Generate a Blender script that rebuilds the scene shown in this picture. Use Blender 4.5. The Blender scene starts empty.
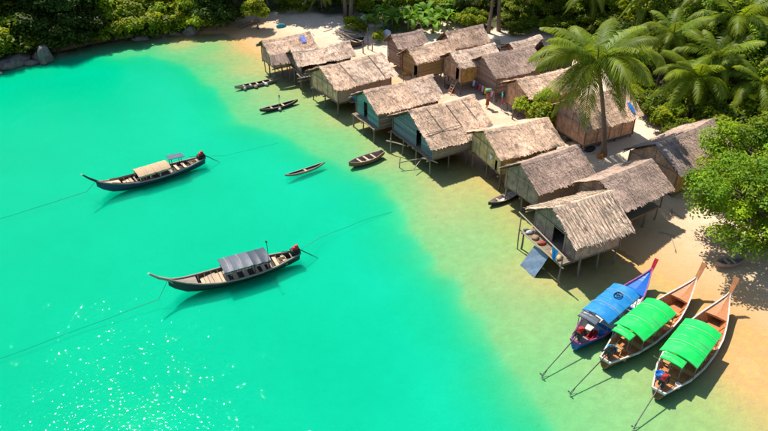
import bpy, math, random
import numpy as np
from mathutils import Vector, Matrix, Euler

random.seed(7)
RNG = np.random.default_rng(11)
S = bpy.context.scene
COL = S.collection
PI = math.pi

# ------------------------------------------------------------------ camera
F_PX, PITCH, CAM_H = 700.0, math.radians(33), 28.2
cam_d = bpy.data.cameras.new('camera')
cam_d.sensor_width = 36
cam_d.lens = 36 * F_PX / 768
cam_d.clip_end = 4000
cam = bpy.data.objects.new('camera', cam_d)
COL.objects.link(cam)
cam.location = (0, 0, CAM_H)
cam.rotation_euler = (math.radians(90) - PITCH, 0, 0)
S.camera = cam

# ------------------------------------------------------------------ sky and sun
SUN_EL, SUN_AZ = math.radians(58), math.radians(-34)     # azimuth measured from +Y towards +X
W = bpy.data.worlds.new('World')
S.world = W
W.use_nodes = True
nt = W.node_tree
bg = nt.nodes['Background']
sky = nt.nodes.new('ShaderNodeTexSky')
sky.sky_type = 'NISHITA'
sky.sun_disc = False
sky.sun_elevation = SUN_EL
sky.sun_rotation = SUN_AZ % (2 * PI)
sky.air_density = 1.0
sky.dust_density = 0.6
nt.links.new(sky.outputs[0], bg.inputs[0])
bg.inputs[1].default_value = 0.14
sun_d = bpy.data.lights.new('sun', 'SUN')
sun_d.energy = 5.0
sun_d.angle = math.radians(0.55)
sun_d.color = (1.0, 0.95, 0.87)
sun = bpy.data.objects.new('sun', sun_d)
COL.objects.link(sun)
SUNV = Vector((math.sin(SUN_AZ) * math.cos(SUN_EL), math.cos(SUN_AZ) * math.cos(SUN_EL), math.sin(SUN_EL)))
sun.rotation_euler = SUNV.to_track_quat('Z', 'Y').to_euler()
sun.location = SUNV * 120

S.view_settings.view_transform = 'Standard'
S.view_settings.look = 'None'
S.view_settings.exposure = 0.36
S.view_settings.gamma = 1.0
S.cycles.use_denoising = True
S.cycles.max_bounces = 6
S.cycles.diffuse_bounces = 3
S.cycles.glossy_bounces = 2
S.cycles.transmission_bounces = 3
S.cycles.volume_bounces = 2
S.cycles.transparent_max_bounces = 8
S.cycles.caustics_reflective = False
S.cycles.caustics_refractive = False
S.cycles.sample_clamp_indirect = 4


# ------------------------------------------------------------------ small helpers
def ray(px, py):
    """direction through a pixel of the 768 x 431 photograph"""
    u, v = (px - 384) / F_PX, (py - 215.5) / F_PX
    return np.array([u, math.cos(PITCH) - v * math.sin(PITCH), -math.sin(PITCH) - v * math.cos(PITCH)])


def at(px, py, z=0.0):
    r = ray(px, py)
    t = (z - CAM_H) / r[2]
    return Vector((r[0] * t, r[1] * t, z))


def link(o, parent=None):
    COL.objects.link(o)
    if parent is not None:
        o.parent = parent
    return o


def tag(o, label, cat, group=None, kind=None):
    if label:
        o['label'] = label
    if cat:
        o['category'] = cat
    if group:
        o['group'] = group
    if kind:
        o['kind'] = kind
    return o


def thing(name, label, cat, loc=(0, 0, 0), rz=0.0, group=None):
    o = bpy.data.objects.new(name, None)
    o.empty_display_size = 0.3
    o.location = loc
    o.rotation_euler = (0, 0, rz)
    link(o)
    return tag(o, label, cat, group)


class MB:
    """collects polygons, then becomes one mesh object"""

    def __init__(self):
        self.v, self.f, self.c = [], [], []

    def poly(self, pts, col=None):
        n = len(self.v)
        self.v += [tuple(p) for p in pts]
        self.f.append(tuple(range(n, n + len(pts))))
        self.c.append(col)

    def add(self, verts, faces, col=None):
        n = len(self.v)
        self.v += [tuple(p) for p in verts]
        for q in faces:
            self.f.append(tuple(i + n for i in q))
            self.c.append(col)

    def box(self, c, s, rot=None, col=None, taper=1.0):
        x, y, z = s[0] / 2, s[1] / 2, s[2] / 2
        vs = []
        for dz in (-1, 1):
            k = taper if dz > 0 else 1.0
            for dx, dy in ((-1, -1), (1, -1), (1, 1), (-1, 1)):
                vs.append(Vector((dx * x * k, dy * y * k, dz * z)))
        if rot is not None:
            vs = [rot @ p for p in vs]
        vs = [p + Vector(c) for p in vs]
        self.add(vs, [(3, 2, 1, 0), (4, 5, 6, 7), (0, 1, 5, 4), (1, 2, 6, 5), (2, 3, 7, 6), (3, 0, 4, 7)], col)

    def beam(self, a, b, w, h, col=None):
        a, b = Vector(a), Vector(b)
        d = b - a
        q = d.to_track_quat('X', 'Z').to_matrix()
        self.box((a + b) / 2, (d.length, w, h), q, col)

    def tube(self, pts, rad, n=6, col=None, cap=True):
        pts = [Vector(p) for p in pts]
        if not hasattr(rad, '__len__'):
            rad = [rad] * len(pts)
        base = len(self.v)
        for i, p in enumerate(pts):
            d = (pts[min(i + 1, len(pts) - 1)] - pts[max(i - 1, 0)])
            if d.length < 1e-6:
                d = Vector((0, 0, 1))
            d.normalize()
            ref = Vector((0, 0, 1)) if abs(d.z) < 0.9 else Vector((1, 0, 0))
            a = d.cross(ref).normalized()
            b = a.cross(d).normalized()
            for k in range(n):
                t = 2 * PI * k / n
                self.v.append(tuple(p + a * math.cos(t) * rad[i] + b * math.sin(t) * rad[i]))
        for i in range(len(pts) - 1):
            for k in range(n):
                k2 = (k + 1) % n
                self.f.append((base + i * n + k, base + (i + 1) * n + k, base + (i + 1) * n + k2, base + i * n + k2))
                self.c.append(col)
        if cap:
            self.f.append(tuple(base + k for k in range(n)))
            self.c.append(col)
            e = base + (len(pts) - 1) * n
            self.f.append(tuple(e + k for k in reversed(range(n))))
            self.c.append(col)

    def lathe(self, prof, n=12, o=(0, 0, 0), col=None):
        base = len(self.v)
        for r, z in prof:
            for k in range(n):
                t = 2 * PI * k / n
                self.v.append((o[0] + r * math.cos(t), o[1] + r * math.sin(t), o[2] + z))
        for i in range(len(prof) - 1):
            for k in range(n):
                k2 = (k + 1) % n
                self.f.append((base + i * n + k, base + i * n + k2, base + (i + 1) * n + k2, base + (i + 1) * n + k))
                self.c.append(col)
        self.f.append(tuple(base + k for k in reversed(range(n))))
        self.c.append(col)
        e = base + (len(prof) - 1) * n
        self.f.append(tuple(e + k for k in range(n)))
        self.c.append(col)

    def grid(self, P, col=None, flip=False):
        """P: rows of points"""
        base = len(self.v)
        R, Cn = len(P), len(P[0])
        for row in P:
            self.v += [tuple(p) for p in row]
        for i in range(R - 1):
            for j in range(Cn - 1):
                q = (base + i * Cn + j, base + i * Cn + j + 1, base + (i + 1) * Cn + j + 1, base + (i + 1) * Cn + j)
                self.f.append(q[::-1] if flip else q)
                self.c.append(col)

    def mesh(self, name, m=None, smooth=False):
        me = bpy.data.meshes.new(name)
        me.from_pydata(self.v, [], self.f)
        if any(c is not None for c in self.c):
            at_ = me.attributes.new('col', 'FLOAT_COLOR', 'FACE')
            arr = np.ones((len(self.f), 4), np.float32)
            for i, c in enumerate(self.c):
                if c is not None:
                    arr[i, :3] = c
            at_.data.foreach_set('color', arr.ravel())
        if m is not None:
            me.materials.append(m)
        if smooth:
            me.polygons.foreach_set('use_smooth', [True] * len(me.polygons))
        me.update()
        return me

    def build(self, name, m, parent=None, smooth=False):
        return link(bpy.data.objects.new(name, self.mesh(name, m, smooth)), parent)


def np_mesh(name, verts, faces, m=None, cols=None, smooth=False):
    """verts (N,3), faces (M,4) arrays"""
    me = bpy.data.meshes.new(name)
    nv, nf = len(verts), len(faces)
    k = faces.shape[1]
    me.vertices.add(nv)
    me.vertices.foreach_set('co', np.asarray(verts, np.float32).ravel())
    me.loops.add(nf * k)
    me.loops.foreach_set('vertex_index', np.asarray(faces, np.int32).ravel())
    me.polygons.add(nf)
    me.polygons.foreach_set('loop_start', np.arange(0, nf * k, k, dtype=np.int32))
    me.polygons.foreach_set('loop_total', np.full(nf, k, np.int32))
    if smooth:
        me.polygons.foreach_set('use_smooth', np.ones(nf, bool))
    me.update(calc_edges=True)
    if cols is not None:
        a = me.attributes.new('col', 'FLOAT_COLOR', 'FACE')
        arr = np.ones((nf, 4), np.float32)
        arr[:, :3] = cols
        a.data.foreach_set('color', arr.ravel())
    if m is not None:
        me.materials.append(m)
    return me


# ------------------------------------------------------------------ materials
def ramp(nt, fac, lo, hi):
    n = nt.nodes.new('ShaderNodeMapRange')
    n.inputs['To Min'].default_value = lo
    n.inputs['To Max'].default_value = hi
    nt.links.new(fac, n.inputs['Value'])
    return n.outputs[0]


def mulcol(nt, a, fac):
    n = nt.nodes.new('ShaderNodeVectorMath')
    n.operation = 'MULTIPLY'
    if isinstance(a, tuple):
        n.inputs[0].default_value = a[:3]
    else:
        nt.links.new(a, n.inputs[0])
    nt.links.new(fac, n.inputs[1])
    return n.outputs[0]


MATS = {}


def mat(name, col=(1, 1, 1), rough=0.8, var=0.25, scale=6.0, bump=0.3, stretch=(1, 1, 1), attr=False, objvar=0.0,
        translucent=0.0, spec=0.3, bump_scale=None, metallic=0.0, stain=None, bump_dist=0.02):
    if name in MATS:
        return MATS[name]
    m = bpy.data.materials.new(name)
    MATS[name] = m
    m.use_nodes = True
    nt = m.node_tree
    b = nt.nodes['Principled BSDF']
    tc = nt.nodes.new('ShaderNodeTexCoord')
    mp = nt.nodes.new('ShaderNodeMapping')
    mp.inputs['Scale'].default_value = stretch
    nt.links.new(tc.outputs['Object'], mp.inputs[0])
    no = nt.nodes.new('ShaderNodeTexNoise')
    no.inputs['Scale'].default_value = scale
    no.inputs['Detail'].default_value = 5
    no.inputs['Roughness'].default_value = 0.65
    nt.links.new(mp.outputs[0], no.inputs['Vector'])
    out = (col[0], col[1], col[2])
    if attr:
        an = nt.nodes.new('ShaderNodeAttribute')
        an.attribute_name = 'col'
        out = mulcol(nt, out, an.outputs['Color'])
    r = nt.nodes.new('ShaderNodeMapRange')
    r.inputs['From Min'].default_value = 0.25
    r.inputs['From Max'].default_value = 0.75
    r.inputs['To Min'].default_value = 1 - var
    r.inputs['To Max'].default_value = 1 + var
    nt.links.new(no.outputs[0], r.inputs['Value'])
    out = mulcol(nt, out, r.outputs[0])
    if objvar:
        oi = nt.nodes.new('ShaderNodeObjectInfo')
        out = mulcol(nt, out, ramp(nt, oi.outputs['Random'], 1 - objvar, 1 + objvar))
    if stain:
        n2 = nt.nodes.new('ShaderNodeTexNoise')
        n2.inputs['Scale'].default_value = stain[1]
        n2.inputs['Detail'].default_value = 6
        nt.links.new(tc.outputs['Object'], n2.inputs['Vector'])
        r2 = nt.nodes.new('ShaderNodeMapRange')
        r2.inputs['From Min'].default_value = 0.5
        r2.inputs['From Max'].default_value = 0.7
        nt.links.new(n2.outputs[0], r2.inputs['Value'])
        mx = nt.nodes.new('ShaderNodeMix')
        mx.data_type = 'RGBA'
        nt.links.new(r2.outputs[0], mx.inputs['Factor'])
        nt.links.new(out, mx.inputs[6])
        mx.inputs[7].default_value = (*stain[0], 1)
        out = mx.outputs[2]
    nt.links.new(out, b.inputs['Base Color'])
    b.inputs['Roughness'].default_value = rough
    b.inputs['Specular IOR Level'].default_value = spec
    b.inputs['Metallic'].default_value = metallic
    if bump:
        bp = nt.nodes.new('ShaderNodeBump')
        bp.inputs['Strength'].default_value = bump
        bp.inputs['Distance'].default_value = bump_dist
        if bump_scale:
            n3 = nt.nodes.new('ShaderNodeTexNoise')
            n3.inputs['Scale'].default_value = bump_scale
            nt.links.new(mp.outputs[0], n3.inputs['Vector'])
            nt.links.new(n3.outputs[0], bp.inputs['Height'])
        else:
            nt.links.new(no.outputs[0], bp.inputs['Height'])
        nt.links.new(bp.outputs[0], b.inputs['Normal'])
    if translucent:
        tr = nt.nodes.new('ShaderNodeBsdfTranslucent')
        yel = nt.nodes.new('ShaderNodeVectorMath')
        yel.operation = 'MULTIPLY'
        nt.links.new(out, yel.inputs[0])
        yel.inputs[1].default_value = (1.5, 1.25, 0.6)
        nt.links.new(yel.outputs[0], tr.inputs[0])
        ms = nt.nodes.new('ShaderNodeMixShader')
        ms.inputs[0].default_value = translucent
        nt.links.new(b.outputs[0], ms.inputs[1])
        nt.links.new(tr.outputs[0], ms.inputs[2])
        nt.links.new(ms.outputs[0], nt.nodes['Material Output'].inputs[0])
    return m


def woven_mat(name, col, sx=5.5, var=0.55):
    """split-bamboo matting: a chequer of strips with noise"""
    m = mat(name, col, 0.85, var, 2.2, 0)
    nt = m.node_tree
    b = nt.nodes['Principled BSDF']
    tc = [n for n in nt.nodes if n.type == 'TEX_COORD'][0]
    w = nt.nodes.new('ShaderNodeTexWave')
    w.wave_type = 'BANDS'
    w.bands_direction = 'Z'
    w.inputs['Scale'].default_value = sx * 0.6
    w.inputs['Distortion'].default_value = 2.5
    w.inputs['Detail'].default_value = 3
    nt.links.new(tc.outputs['Object'], w.inputs['Vector'])
    w2 = nt.nodes.new('ShaderNodeTexWave')
    w2.wave_type = 'BANDS'
    w2.bands_direction = 'DIAGONAL'
    w2.inputs['Scale'].default_value = sx * 0.8
    w2.inputs['Distortion'].default_value = 3
    nt.links.new(tc.outputs['Object'], w2.inputs['Vector'])
    ad = nt.nodes.new('ShaderNodeMath')
    ad.operation = 'ADD'
    nt.links.new(w.outputs['Fac'], ad.inputs[0])
    nt.links.new(w2.outputs['Fac'], ad.inputs[1])
    r = nt.nodes.new('ShaderNodeMapRange')
    r.inputs['From Max'].default_value = 2
    r.inputs['To Min'].default_value = 0.55
    r.inputs['To Max'].default_value = 1.3
    nt.links.new(ad.outputs[0], r.inputs['Value'])
    src = b.inputs['Base Color'].links[0].from_socket
    nt.links.new(mulcol(nt, src, r.outputs[0]), b.inputs['Base Color'])
    bp = nt.nodes.new('ShaderNodeBump')
    bp.inputs['Strength'].default_value = 0.6
    bp.inputs['Distance'].default_value = 0.03
    nt.links.new(ad.outputs[0], bp.inputs['Height'])
    nt.links.new(bp.outputs[0], b.inputs['Normal'])
    return m


M_THATCH = mat('thatch', (1, 1, 1), 0.95, 0.28, 9, 0.4, (1, 1, 1), attr=True, spec=0.1, stain=((0.30, 0.21, 0.15), 2.2))
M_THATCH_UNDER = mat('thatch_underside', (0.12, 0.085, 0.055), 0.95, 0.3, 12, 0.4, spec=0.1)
M_POLE = mat('weathered_pole', (0.20, 0.15, 0.11), 0.85, 0.35, 5, 0.4, (3, 3, 0.6), objvar=0.3)
M_POLE_PALE = mat('pale_bamboo_pole', (0.42, 0.33, 0.23), 0.8, 0.3, 5, 0.3, objvar=0.2)
M_FLOOR = mat('floor_planks', (0.24, 0.18, 0.12), 0.85, 0.35, 3, 0.4, (1, 6, 1))
M_PLANK_BROWN = mat('brown_plank', (0.32, 0.22, 0.165), 0.85, 0.35, 3, 0.4, (1, 1, 8), objvar=0.3)
M_PLANK_TAN = mat('tan_plank', (0.42, 0.28, 0.12), 0.85, 0.3, 3, 0.4, (1, 1, 8), objvar=0.25)
M_PLANK_TEAL = mat('teal_painted_plank', (0.14, 0.31, 0.28), 0.75, 0.35, 3, 0.3, (1, 1, 6), objvar=0.3, stain=((0.22, 0.2, 0.15), 4))
M_PLANK_BLUE = mat('blue_grey_plank', (0.16, 0.20, 0.22), 0.8, 0.35, 3, 0.3, (1, 1, 6), objvar=0.35, stain=((0.2, 0.17, 0.13), 4))
M_WOVEN = woven_mat('woven_bamboo_tan', (0.72, 0.43, 0.25))
M_WOVEN_GREY = woven_mat('woven_bamboo_grey', (0.52, 0.33, 0.235))
M_WOVEN_OCHRE = woven_mat('woven_bamboo_ochre', (0.58, 0.36, 0.11))
M_WOVEN_TEAL = woven_mat('weathered_leaf_wall', (0.36, 0.255, 0.205))
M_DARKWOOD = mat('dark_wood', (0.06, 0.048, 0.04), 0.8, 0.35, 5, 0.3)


def flat(name, col, rough=0.6, var=0.12, bump=0.15, **k):
    return mat(name, col, rough, var, 5, bump, **k)


M_LEAF = {
    'bright': mat('leaf_bright', (0.25, 0.345, 0.012), 0.55, 0.3, 0.9, 0, attr=True, objvar=0.2, translucent=0.42, spec=0.2),
    'mid': mat('leaf_mid', (0.15, 0.22, 0.011), 0.55, 0.3, 0.9, 0, attr=True, objvar=0.3, translucent=0.42, spec=0.2),
    'dark': mat('leaf_dark', (0.07, 0.12, 0.014), 0.55, 0.3, 0.9, 0, attr=True, objvar=0.3, translucent=0.42, spec=0.2),
    'palm': mat('leaf_palm', (0.14, 0.255, 0.016), 0.5, 0.25, 1.5, 0, attr=True, objvar=0.3, translucent=0.42, spec=0.25),
    'banana': mat('leaf_banana', (0.13, 0.27, 0.016), 0.55, 0.2, 1.5, 0, attr=True, objvar=0.25, translucent=0.35, spec=0.15),
}
M_BARK = mat('bark', (0.17, 0.13, 0.095), 0.9, 0.4, 7, 0.6, (1, 1, 0.4))
M_PALMBARK = mat('palm_bark', (0.24, 0.17, 0.11), 0.9, 0.3, 9, 0.6, (0.4, 0.4, 3))
M_ROCK = mat('shore_rock', (0.19, 0.155, 0.135), 0.85, 0.4, 2.5, 0.7, bump_dist=0.1, stain=((0.10, 0.09, 0.08), 1.5))
M_ROPE = flat('rope', (0.10, 0.12, 0.10), 0.9)
M_ROPE_PALE = flat('pale_rope', (0.55, 0.5, 0.4), 0.9)

# ------------------------------------------------------------------ terrain
SHORE_PX = [(-700, 190), (-400, 130), (-160, 84), (-60, 72), (0, 62), (30, 57), (60, 51), (95, 43), (130, 38), (165, 35.5), (200, 33), (226, 33),
            (243, 42), (256, 50), (285, 62), (330, 76), (368, 90), (405, 112), (440, 132), (478, 158), (515, 186),
            (555, 214), (605, 240), (643, 261), (690, 290), (730, 315), (768, 338), (850, 385), (1000, 460), (1300, 620)]
BANK_PX = [(-700, 205), (-400, 142), (-160, 93), (-60, 81), (0, 71), (50, 62), (100, 54), (150, 54), (195, 68), (222, 90), (245, 116), (300, 142),
           (350, 160), (385, 180), (408, 215), (443, 270), (482, 322), (522, 380), (558, 431), (630, 540), (900, 900)]
BACK_PX = [(-400, 125), (-160, 83), (0, 61), (60, 50), (130, 37), (165, 34.5), (200, 30), (232, 26), (245, 21), (285, 18), (340, 22), (362, 32), (385, 44), (432, 38),
           (465, 31), (488, 38), (520, 40), (570, 42), (590, 66), (640, 126), (690, 150), (712, 172), (740, 215), (768, 262), (850, 320), (1000, 410), (1300, 560)]
SHORE = np.array([at(*p)[:2] for p in SHORE_PX])
BANK = np.array([at(*p)[:2] for p in BANK_PX])
BACK = np.array([at(*p)[:2] for p in BACK_PX])


def poly_dist(P, line):
    """unsigned distance and sign (+ inland = left/beyond the line) of points P (N,2) to a polyline"""
    best = np.full(len(P), 1e9)
    sgn = np.ones(len(P))
    for i in range(len(line) - 1):
        a, b = line[i], line[i + 1]
        d = b - a
        L2 = (d ** 2).sum()
        t = np.clip(((P - a) @ d) / L2, 0, 1)
        q = P - (a + t[:, None] * d)
        dist = np.sqrt((q ** 2).sum(1))
        cr = d[0] * (P[:, 1] - a[1]) - d[1] * (P[:, 0] - a[0])
        m = dist < best - 1e-7
        best[m] = dist[m]
        sgn[m] = np.sign(cr[m])
    return best * sgn


def vnoise(x, y, s, seed=0):
    """cheap smooth value noise"""
    r = np.random.default_rng(seed)
    T = r.random((64, 64))
    fx, fy = np.asarray(x) / s, np.asarray(y) / s
    ix, iy = np.floor(fx).astype(int), np.floor(fy).astype(int)
    tx, ty = fx - ix, fy - iy
    tx, ty = tx * tx * (3 - 2 * tx), ty * ty * (3 - 2 * ty)
    g = lambda a, b: T[a % 64, b % 64]
    return (g(ix, iy) * (1 - tx) * (1 - ty) + g(ix + 1, iy) * tx * (1 - ty) + g(ix, iy + 1) * (1 - tx) * ty + g(ix + 1, iy + 1) * tx * ty) - 0.5


def terrain_np(x, y):
    x, y = np.asarray(x, float), np.asarray(y, float)
    P = np.stack([x, y], 1)
    P2 = P + np.stack([vnoise(x, y, 3.0, 1) * 0.9, vnoise(x, y, 3.0, 2) * 0.9], 1)
    ds = poly_dist(P2, SHORE)
    P3 = P + np.stack([vnoise(x, y, 1.6, 3) * 0.8, vnoise(x, y, 5.0, 4) * 2.2], 1)
    db = poly_dist(P3, BANK)
    back = poly_dist(P, BACK)
    z = np.zeros(len(x))
    land = ds > 0
    z[land] = 0.95 * (1 - np.exp(-ds[land] / 6.0)) + 0.012 * ds[land]
    up = np.clip(back, 0, None)
    z += np.where(land, 0.10 * up * np.clip(up / 12, 0, 1), 0)
    z = np.where(land, np.minimum(z, 60 + 0 * z), z)
    sea = ~land
    shoal = sea & (db > 0)
    q = np.clip(-ds / (np.abs(ds) + np.abs(db) + 1e-6), 0, 1)
    z[shoal] = -0.10 * q[shoal] ** 1.1
    deep = sea & ~shoal
    e = -db[deep]
    z[deep] = -0.10 - 0.26 * (1 - np.exp(-e / 2.0)) - 0.14 * (1 - np.exp(-e / 9.0))
    z += np.where(sea, vnoise(x, y, 4.0, 5) * 0.05 * np.clip(-ds / 4, 0, 1), vnoise(x, y, 2.2, 6) * 0.10 * np.clip(ds / 3, 0, 1))
    return z, ds, back, np.where(sea, np.where(shoal, q, 1 - np.minimum(db, 0) * 0.25), 0.0)


def ground_z(x, y):
    return float(terrain_np([x], [y])[0][0])


def on_ground(px, py):
    z = 0.0
    for _ in range(6):
        p = at(px, py, z)
        z = ground_z(p.x, p.y)
    return at(px, py, z)


def axis(lo, hi, fine_lo, fine_hi, step, grow=1.25):
    a = list(np.arange(fine_lo, fine_hi + step / 2, step))
    s, x = step, fine_lo
    left = []
    while x > lo:
        s *= grow
        x -= s
        left.append(x)
    s, x = step, a[-1]
    right = []
    while x < hi:
        s *= grow
        x += s
        right.append(x)
    return np.array(left[::-1] + a + right)


gx = axis(-1500, 1500, -62, 62, 0.42)
gy = axis(-1000, 2000, 12, 104, 0.42)
XX, YY = np.meshgrid(gx, gy)
zz, dsv, bkv, shv = terrain_np(XX.ravel(), YY.ravel())
zz = np.minimum(zz, 45)
nx, ny = len(gx), len(gy)
idx = np.arange(nx * ny).reshape(ny, nx)
faces = np.stack([idx[:-1, :-1], idx[:-1, 1:], idx[1:, 1:], idx[1:, :-1]], -1).reshape(-1, 4)
me = np_mesh('ground', np.stack([XX.ravel(), YY.ravel(), zz], 1), faces, smooth=True)
a_ = me.attributes.new('forest', 'FLOAT', 'POINT')
fm = np.clip((bkv + vnoise(XX.ravel(), YY.ravel(), 2.5, 9) * 3 + vnoise(XX.ravel(), YY.ravel(), 0.9, 10) * 1.5) / 1.6, 0, 1)
a_.data.foreach_set('value', fm.astype(np.float32))
a_ = me.attributes.new('shoal', 'FLOAT', 'POINT')
a_.data.foreach_set('value', np.clip(shv, 0, 8).astype(np.float32))


def ground_mat():
    m = bpy.data.materials.new('sand_and_seabed')
    m.use_nodes = True
    nt = m.node_tree
    b = nt.nodes['Principled BSDF']
    b.inputs['Roughness'].default_value = 0.95
    b.inputs['Specular IOR Level'].default_value = 0.12
    geo = nt.nodes.new('ShaderNodeNewGeometry')
    sep = nt.nodes.new('ShaderNodeSeparateXYZ')
    nt.links.new(geo.outputs['Position'], sep.inputs[0])

    def noise(scale, det=4, rough=0.6):
        n = nt.nodes.new('ShaderNodeTexNoise')
        n.inputs['Scale'].default_value = scale
        n.inputs['Detail'].default_value = det
        n.inputs['Roughness'].default_value = rough
        nt.links.new(geo.outputs['Position'], n.inputs['Vector'])
        return n.outputs[0]

    def math_(op, a, bb):
        n = nt.nodes.new('ShaderNodeMath')
        n.operation = op
        for i, q in enumerate((a, bb)):
            if isinstance(q, (int, float)):
                n.inputs[i].default_value = q
            else:
                nt.links.new(q, n.inputs[i])
        return n.outputs[0]

    def mix(f, a, bb):
        n = nt.nodes.new('ShaderNodeMix')
        n.data_type = 'RGBA'
        nt.links.new(f, n.inputs['Factor'])
        for i, q in ((6, a), (7, bb)):
            if isinstance(q, tuple):
                n.inputs[i].default_value = (*q, 1)
            else:
                nt.links.new(q, n.inputs[i])
        return n.outputs[2]

    def step(v, lo, hi):
        n = nt.nodes.new('ShaderNodeMapRange')
        n.inputs['From Min'].default_value = lo
        n.inputs['From Max'].default_value = hi
        nt.links.new(v, n.inputs['Value'])
        return n.outputs[0]

    n_big, n_mid, n_fine = noise(0.35), noise(1.7), noise(14, 5, 0.7)
    z = math_('ADD', sep.outputs['Z'], math_('MULTIPLY', math_('SUBTRACT', n_mid, 0.5), 0.25))
    off = nt.nodes.new('ShaderNodeAttribute')
    off.attribute_name = 'shoal'
    dry = mix(step(n_mid, 0.3, 0.7), (0.66, 0.50, 0.35), (0.75, 0.60, 0.45))
    wet = (0.56, 0.32, 0.13)
    gold = (0.66, 0.445, 0.11)
    olive = (0.66, 0.44, 0.17)
    pale = (0.56, 0.56, 0.48)
    col = mix(step(z, 0.0, 0.45), wet, (0.62, 0.40, 0.22))
    col = mix(step(z, 0.40, 0.85), col, dry)
    shf = math_('ADD', off.outputs['Fac'], math_('MULTIPLY', math_('SUBTRACT', n_big, 0.5), 0.5))
    sea = mix(step(shf, 0.2, 0.75), gold, olive)
    sea = mix(step(shf, 0.95, 2.2), sea, pale)
    sea = mulcol(nt, sea, ramp(nt, noise(0.11, 3, 0.5), 0.86, 1.12))
    sea = mulcol(nt, sea, ramp(nt, noise(0.9, 5, 0.7), 0.88, 1.10))
    col = mix(step(z, 0.02, -0.12), col, sea)
    # debris and weed specks on the shallow bed
    sp = step(noise(2.3, 6, 0.75), 0.66, 0.74)
    col = mix(math_('MULTIPLY', sp, 0.25), col, (0.22, 0.2, 0.1))
    ff = nt.nodes.new('ShaderNodeAttribute')
    ff.attribute_name = 'forest'
    soil = mix(step(n_mid, 0.35, 0.65), (0.10, 0.075, 0.05), (0.07, 0.085, 0.03))
    soil = mix(step(noise(5), 0.58, 0.7), soil, (0.22, 0.17, 0.12))
    col = mix(ff.outputs['Fac'], col, soil)
    # litter and footprints on the dry sand
    lit = step(noise(3.5, 6, 0.8), 0.60, 0.70)
    col = mix(math_('MULTIPLY', lit, 0.42), col, (0.26, 0.19, 0.12))
    lit2 = step(noise(11, 3, 0.6), 0.64, 0.70)
    col = mix(math_('MULTIPLY', math_('MULTIPLY', lit2, step(z, 0.1, 0.5)), 0.55), col, (0.16, 0.11, 0.07))
    col = mulcol(nt, col, ramp(nt, n_fine, 0.82, 1.18))
    nt.links.new(col, b.inputs['Base Color'])
    bp = nt.nodes.new('ShaderNodeBump')
    bp.inputs['Strength'].default_value = 0.5
    bp.inputs['Distance'].default_value = 0.12
    nt.links.new(math_('ADD', math_('ADD', n_mid, math_('MULTIPLY', noise(5.5, 2, 0.5), 0.35)), math_('MULTIPLY', n_fine, 0.2)), bp.inputs['Height'])
    nt.links.new(bp.outputs[0], b.inputs['Normal'])
    return m


me.materials.append(ground_mat())
ground = link(bpy.data.objects.new('ground', me))
tag(ground, 'pale sand beach, shallow golden seabed and forest soil', 'ground', kind='structure')


def water_mat():
    m = bpy.data.materials.new('clear_turquoise_water')
    m.use_nodes = True
    nt = m.node_tree
    nt.nodes.remove(nt.nodes['Principled BSDF'])
    out = nt.nodes['Material Output']
    geo = nt.nodes.new('ShaderNodeNewGeometry')

    def noise(scale, det, stretch):
        mp = nt.nodes.new('ShaderNodeMapping')
        mp.inputs['Scale'].default_value = stretch
        mp.inputs['Rotation'].default_value = (0, 0, 0.5)
        nt.links.new(geo.outputs['Position'], mp.inputs[0])
        n = nt.nodes.new('ShaderNodeTexNoise')
        n.inputs['Scale'].default_value = scale
        n.inputs['Detail'].default_value = det
        nt.links.new(mp.outputs[0], n.inputs['Vector'])
        return n.outputs[0]
    b1 = nt.nodes.new('ShaderNodeBump')
    b1.inputs['Strength'].default_value = 1.0
    b1.inputs['Distance'].default_value = 0.035
    nt.links.new(noise(4.2, 1.5, (1, 1.3, 1)), b1.inputs['Height'])
    b2 = nt.nodes.new('ShaderNodeBump')
    b2.inputs['Strength'].default_value = 1.0
    b2.inputs['Distance'].default_value = 0.05
    nt.links.new(noise(0.5, 1, (1, 1, 1)), b2.inputs['Height'])
    nt.links.new(b1.outputs[0], b2.inputs['Normal'])
    gl = nt.nodes.new('ShaderNodeBsdfGlossy')
    gl.inputs['Roughness'].default_value = 0.035
    nt.links.new(b2.outputs[0], gl.inputs['Normal'])
    tr = nt.nodes.new('ShaderNodeBsdfTransparent')
    fr = nt.nodes.new('ShaderNodeFresnel')
    fr.inputs['IOR'].default_value = 1.16
    mx = nt.nodes.new('ShaderNodeMixShader')
    nt.links.new(fr.outputs[0], mx.inputs[0])
    nt.links.new(tr.outputs[0], mx.inputs[1])
    nt.links.new(gl.outputs[0], mx.inputs[2])
    nt.links.new(mx.outputs[0], out.inputs['Surface'])
    va = nt.nodes.new('ShaderNodeVolumeAbsorption')
    va.inputs['Color'].default_value = (0.0, 0.955, 0.872, 1)
    va.inputs['Density'].default_value = 5.2
    vs = nt.nodes.new('ShaderNodeVolumeScatter')
    vs.inputs['Color'].default_value = (0.0, 0.80, 0.62, 1)
    vs.inputs['Density'].default_value = 0.9
    ad = nt.nodes.new('ShaderNodeAddShader')
    nt.links.new(va.outputs[0], ad.inputs[0])
    nt.links.new(vs.outputs[0], ad.inputs[1])
    nt.links.new(ad.outputs[0], out.inputs['Volume'])
    return m


wb = MB()
wb.box((0, 100, -4), (1400, 1400, 8))
water = wb.build('water', water_mat())
tag(water, 'calm clear turquoise bay water shading to yellow green', 'water', kind='structure')

# ------------------------------------------------------------------ huts
def unit_pole(name, mt, n, bend, taper):
    m = MB()
    m.lathe([(1.0, 0), (.97, .25), (.94, .5), (.9, .75), (taper, 1)], n)
    m.v = [(x + bend[0] * math.sin(PI * z), y + bend[1] * math.sin(PI * z), z) for x, y, z in m.v]
    return m.mesh(name, mt)


STILT_MESH = unit_pole('stilt', M_POLE, 7, (.5, -.3), .85)
PALE_POLE_MESH = unit_pole('pole', M_POLE_PALE, 6, (.4, .5), .8)


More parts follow.
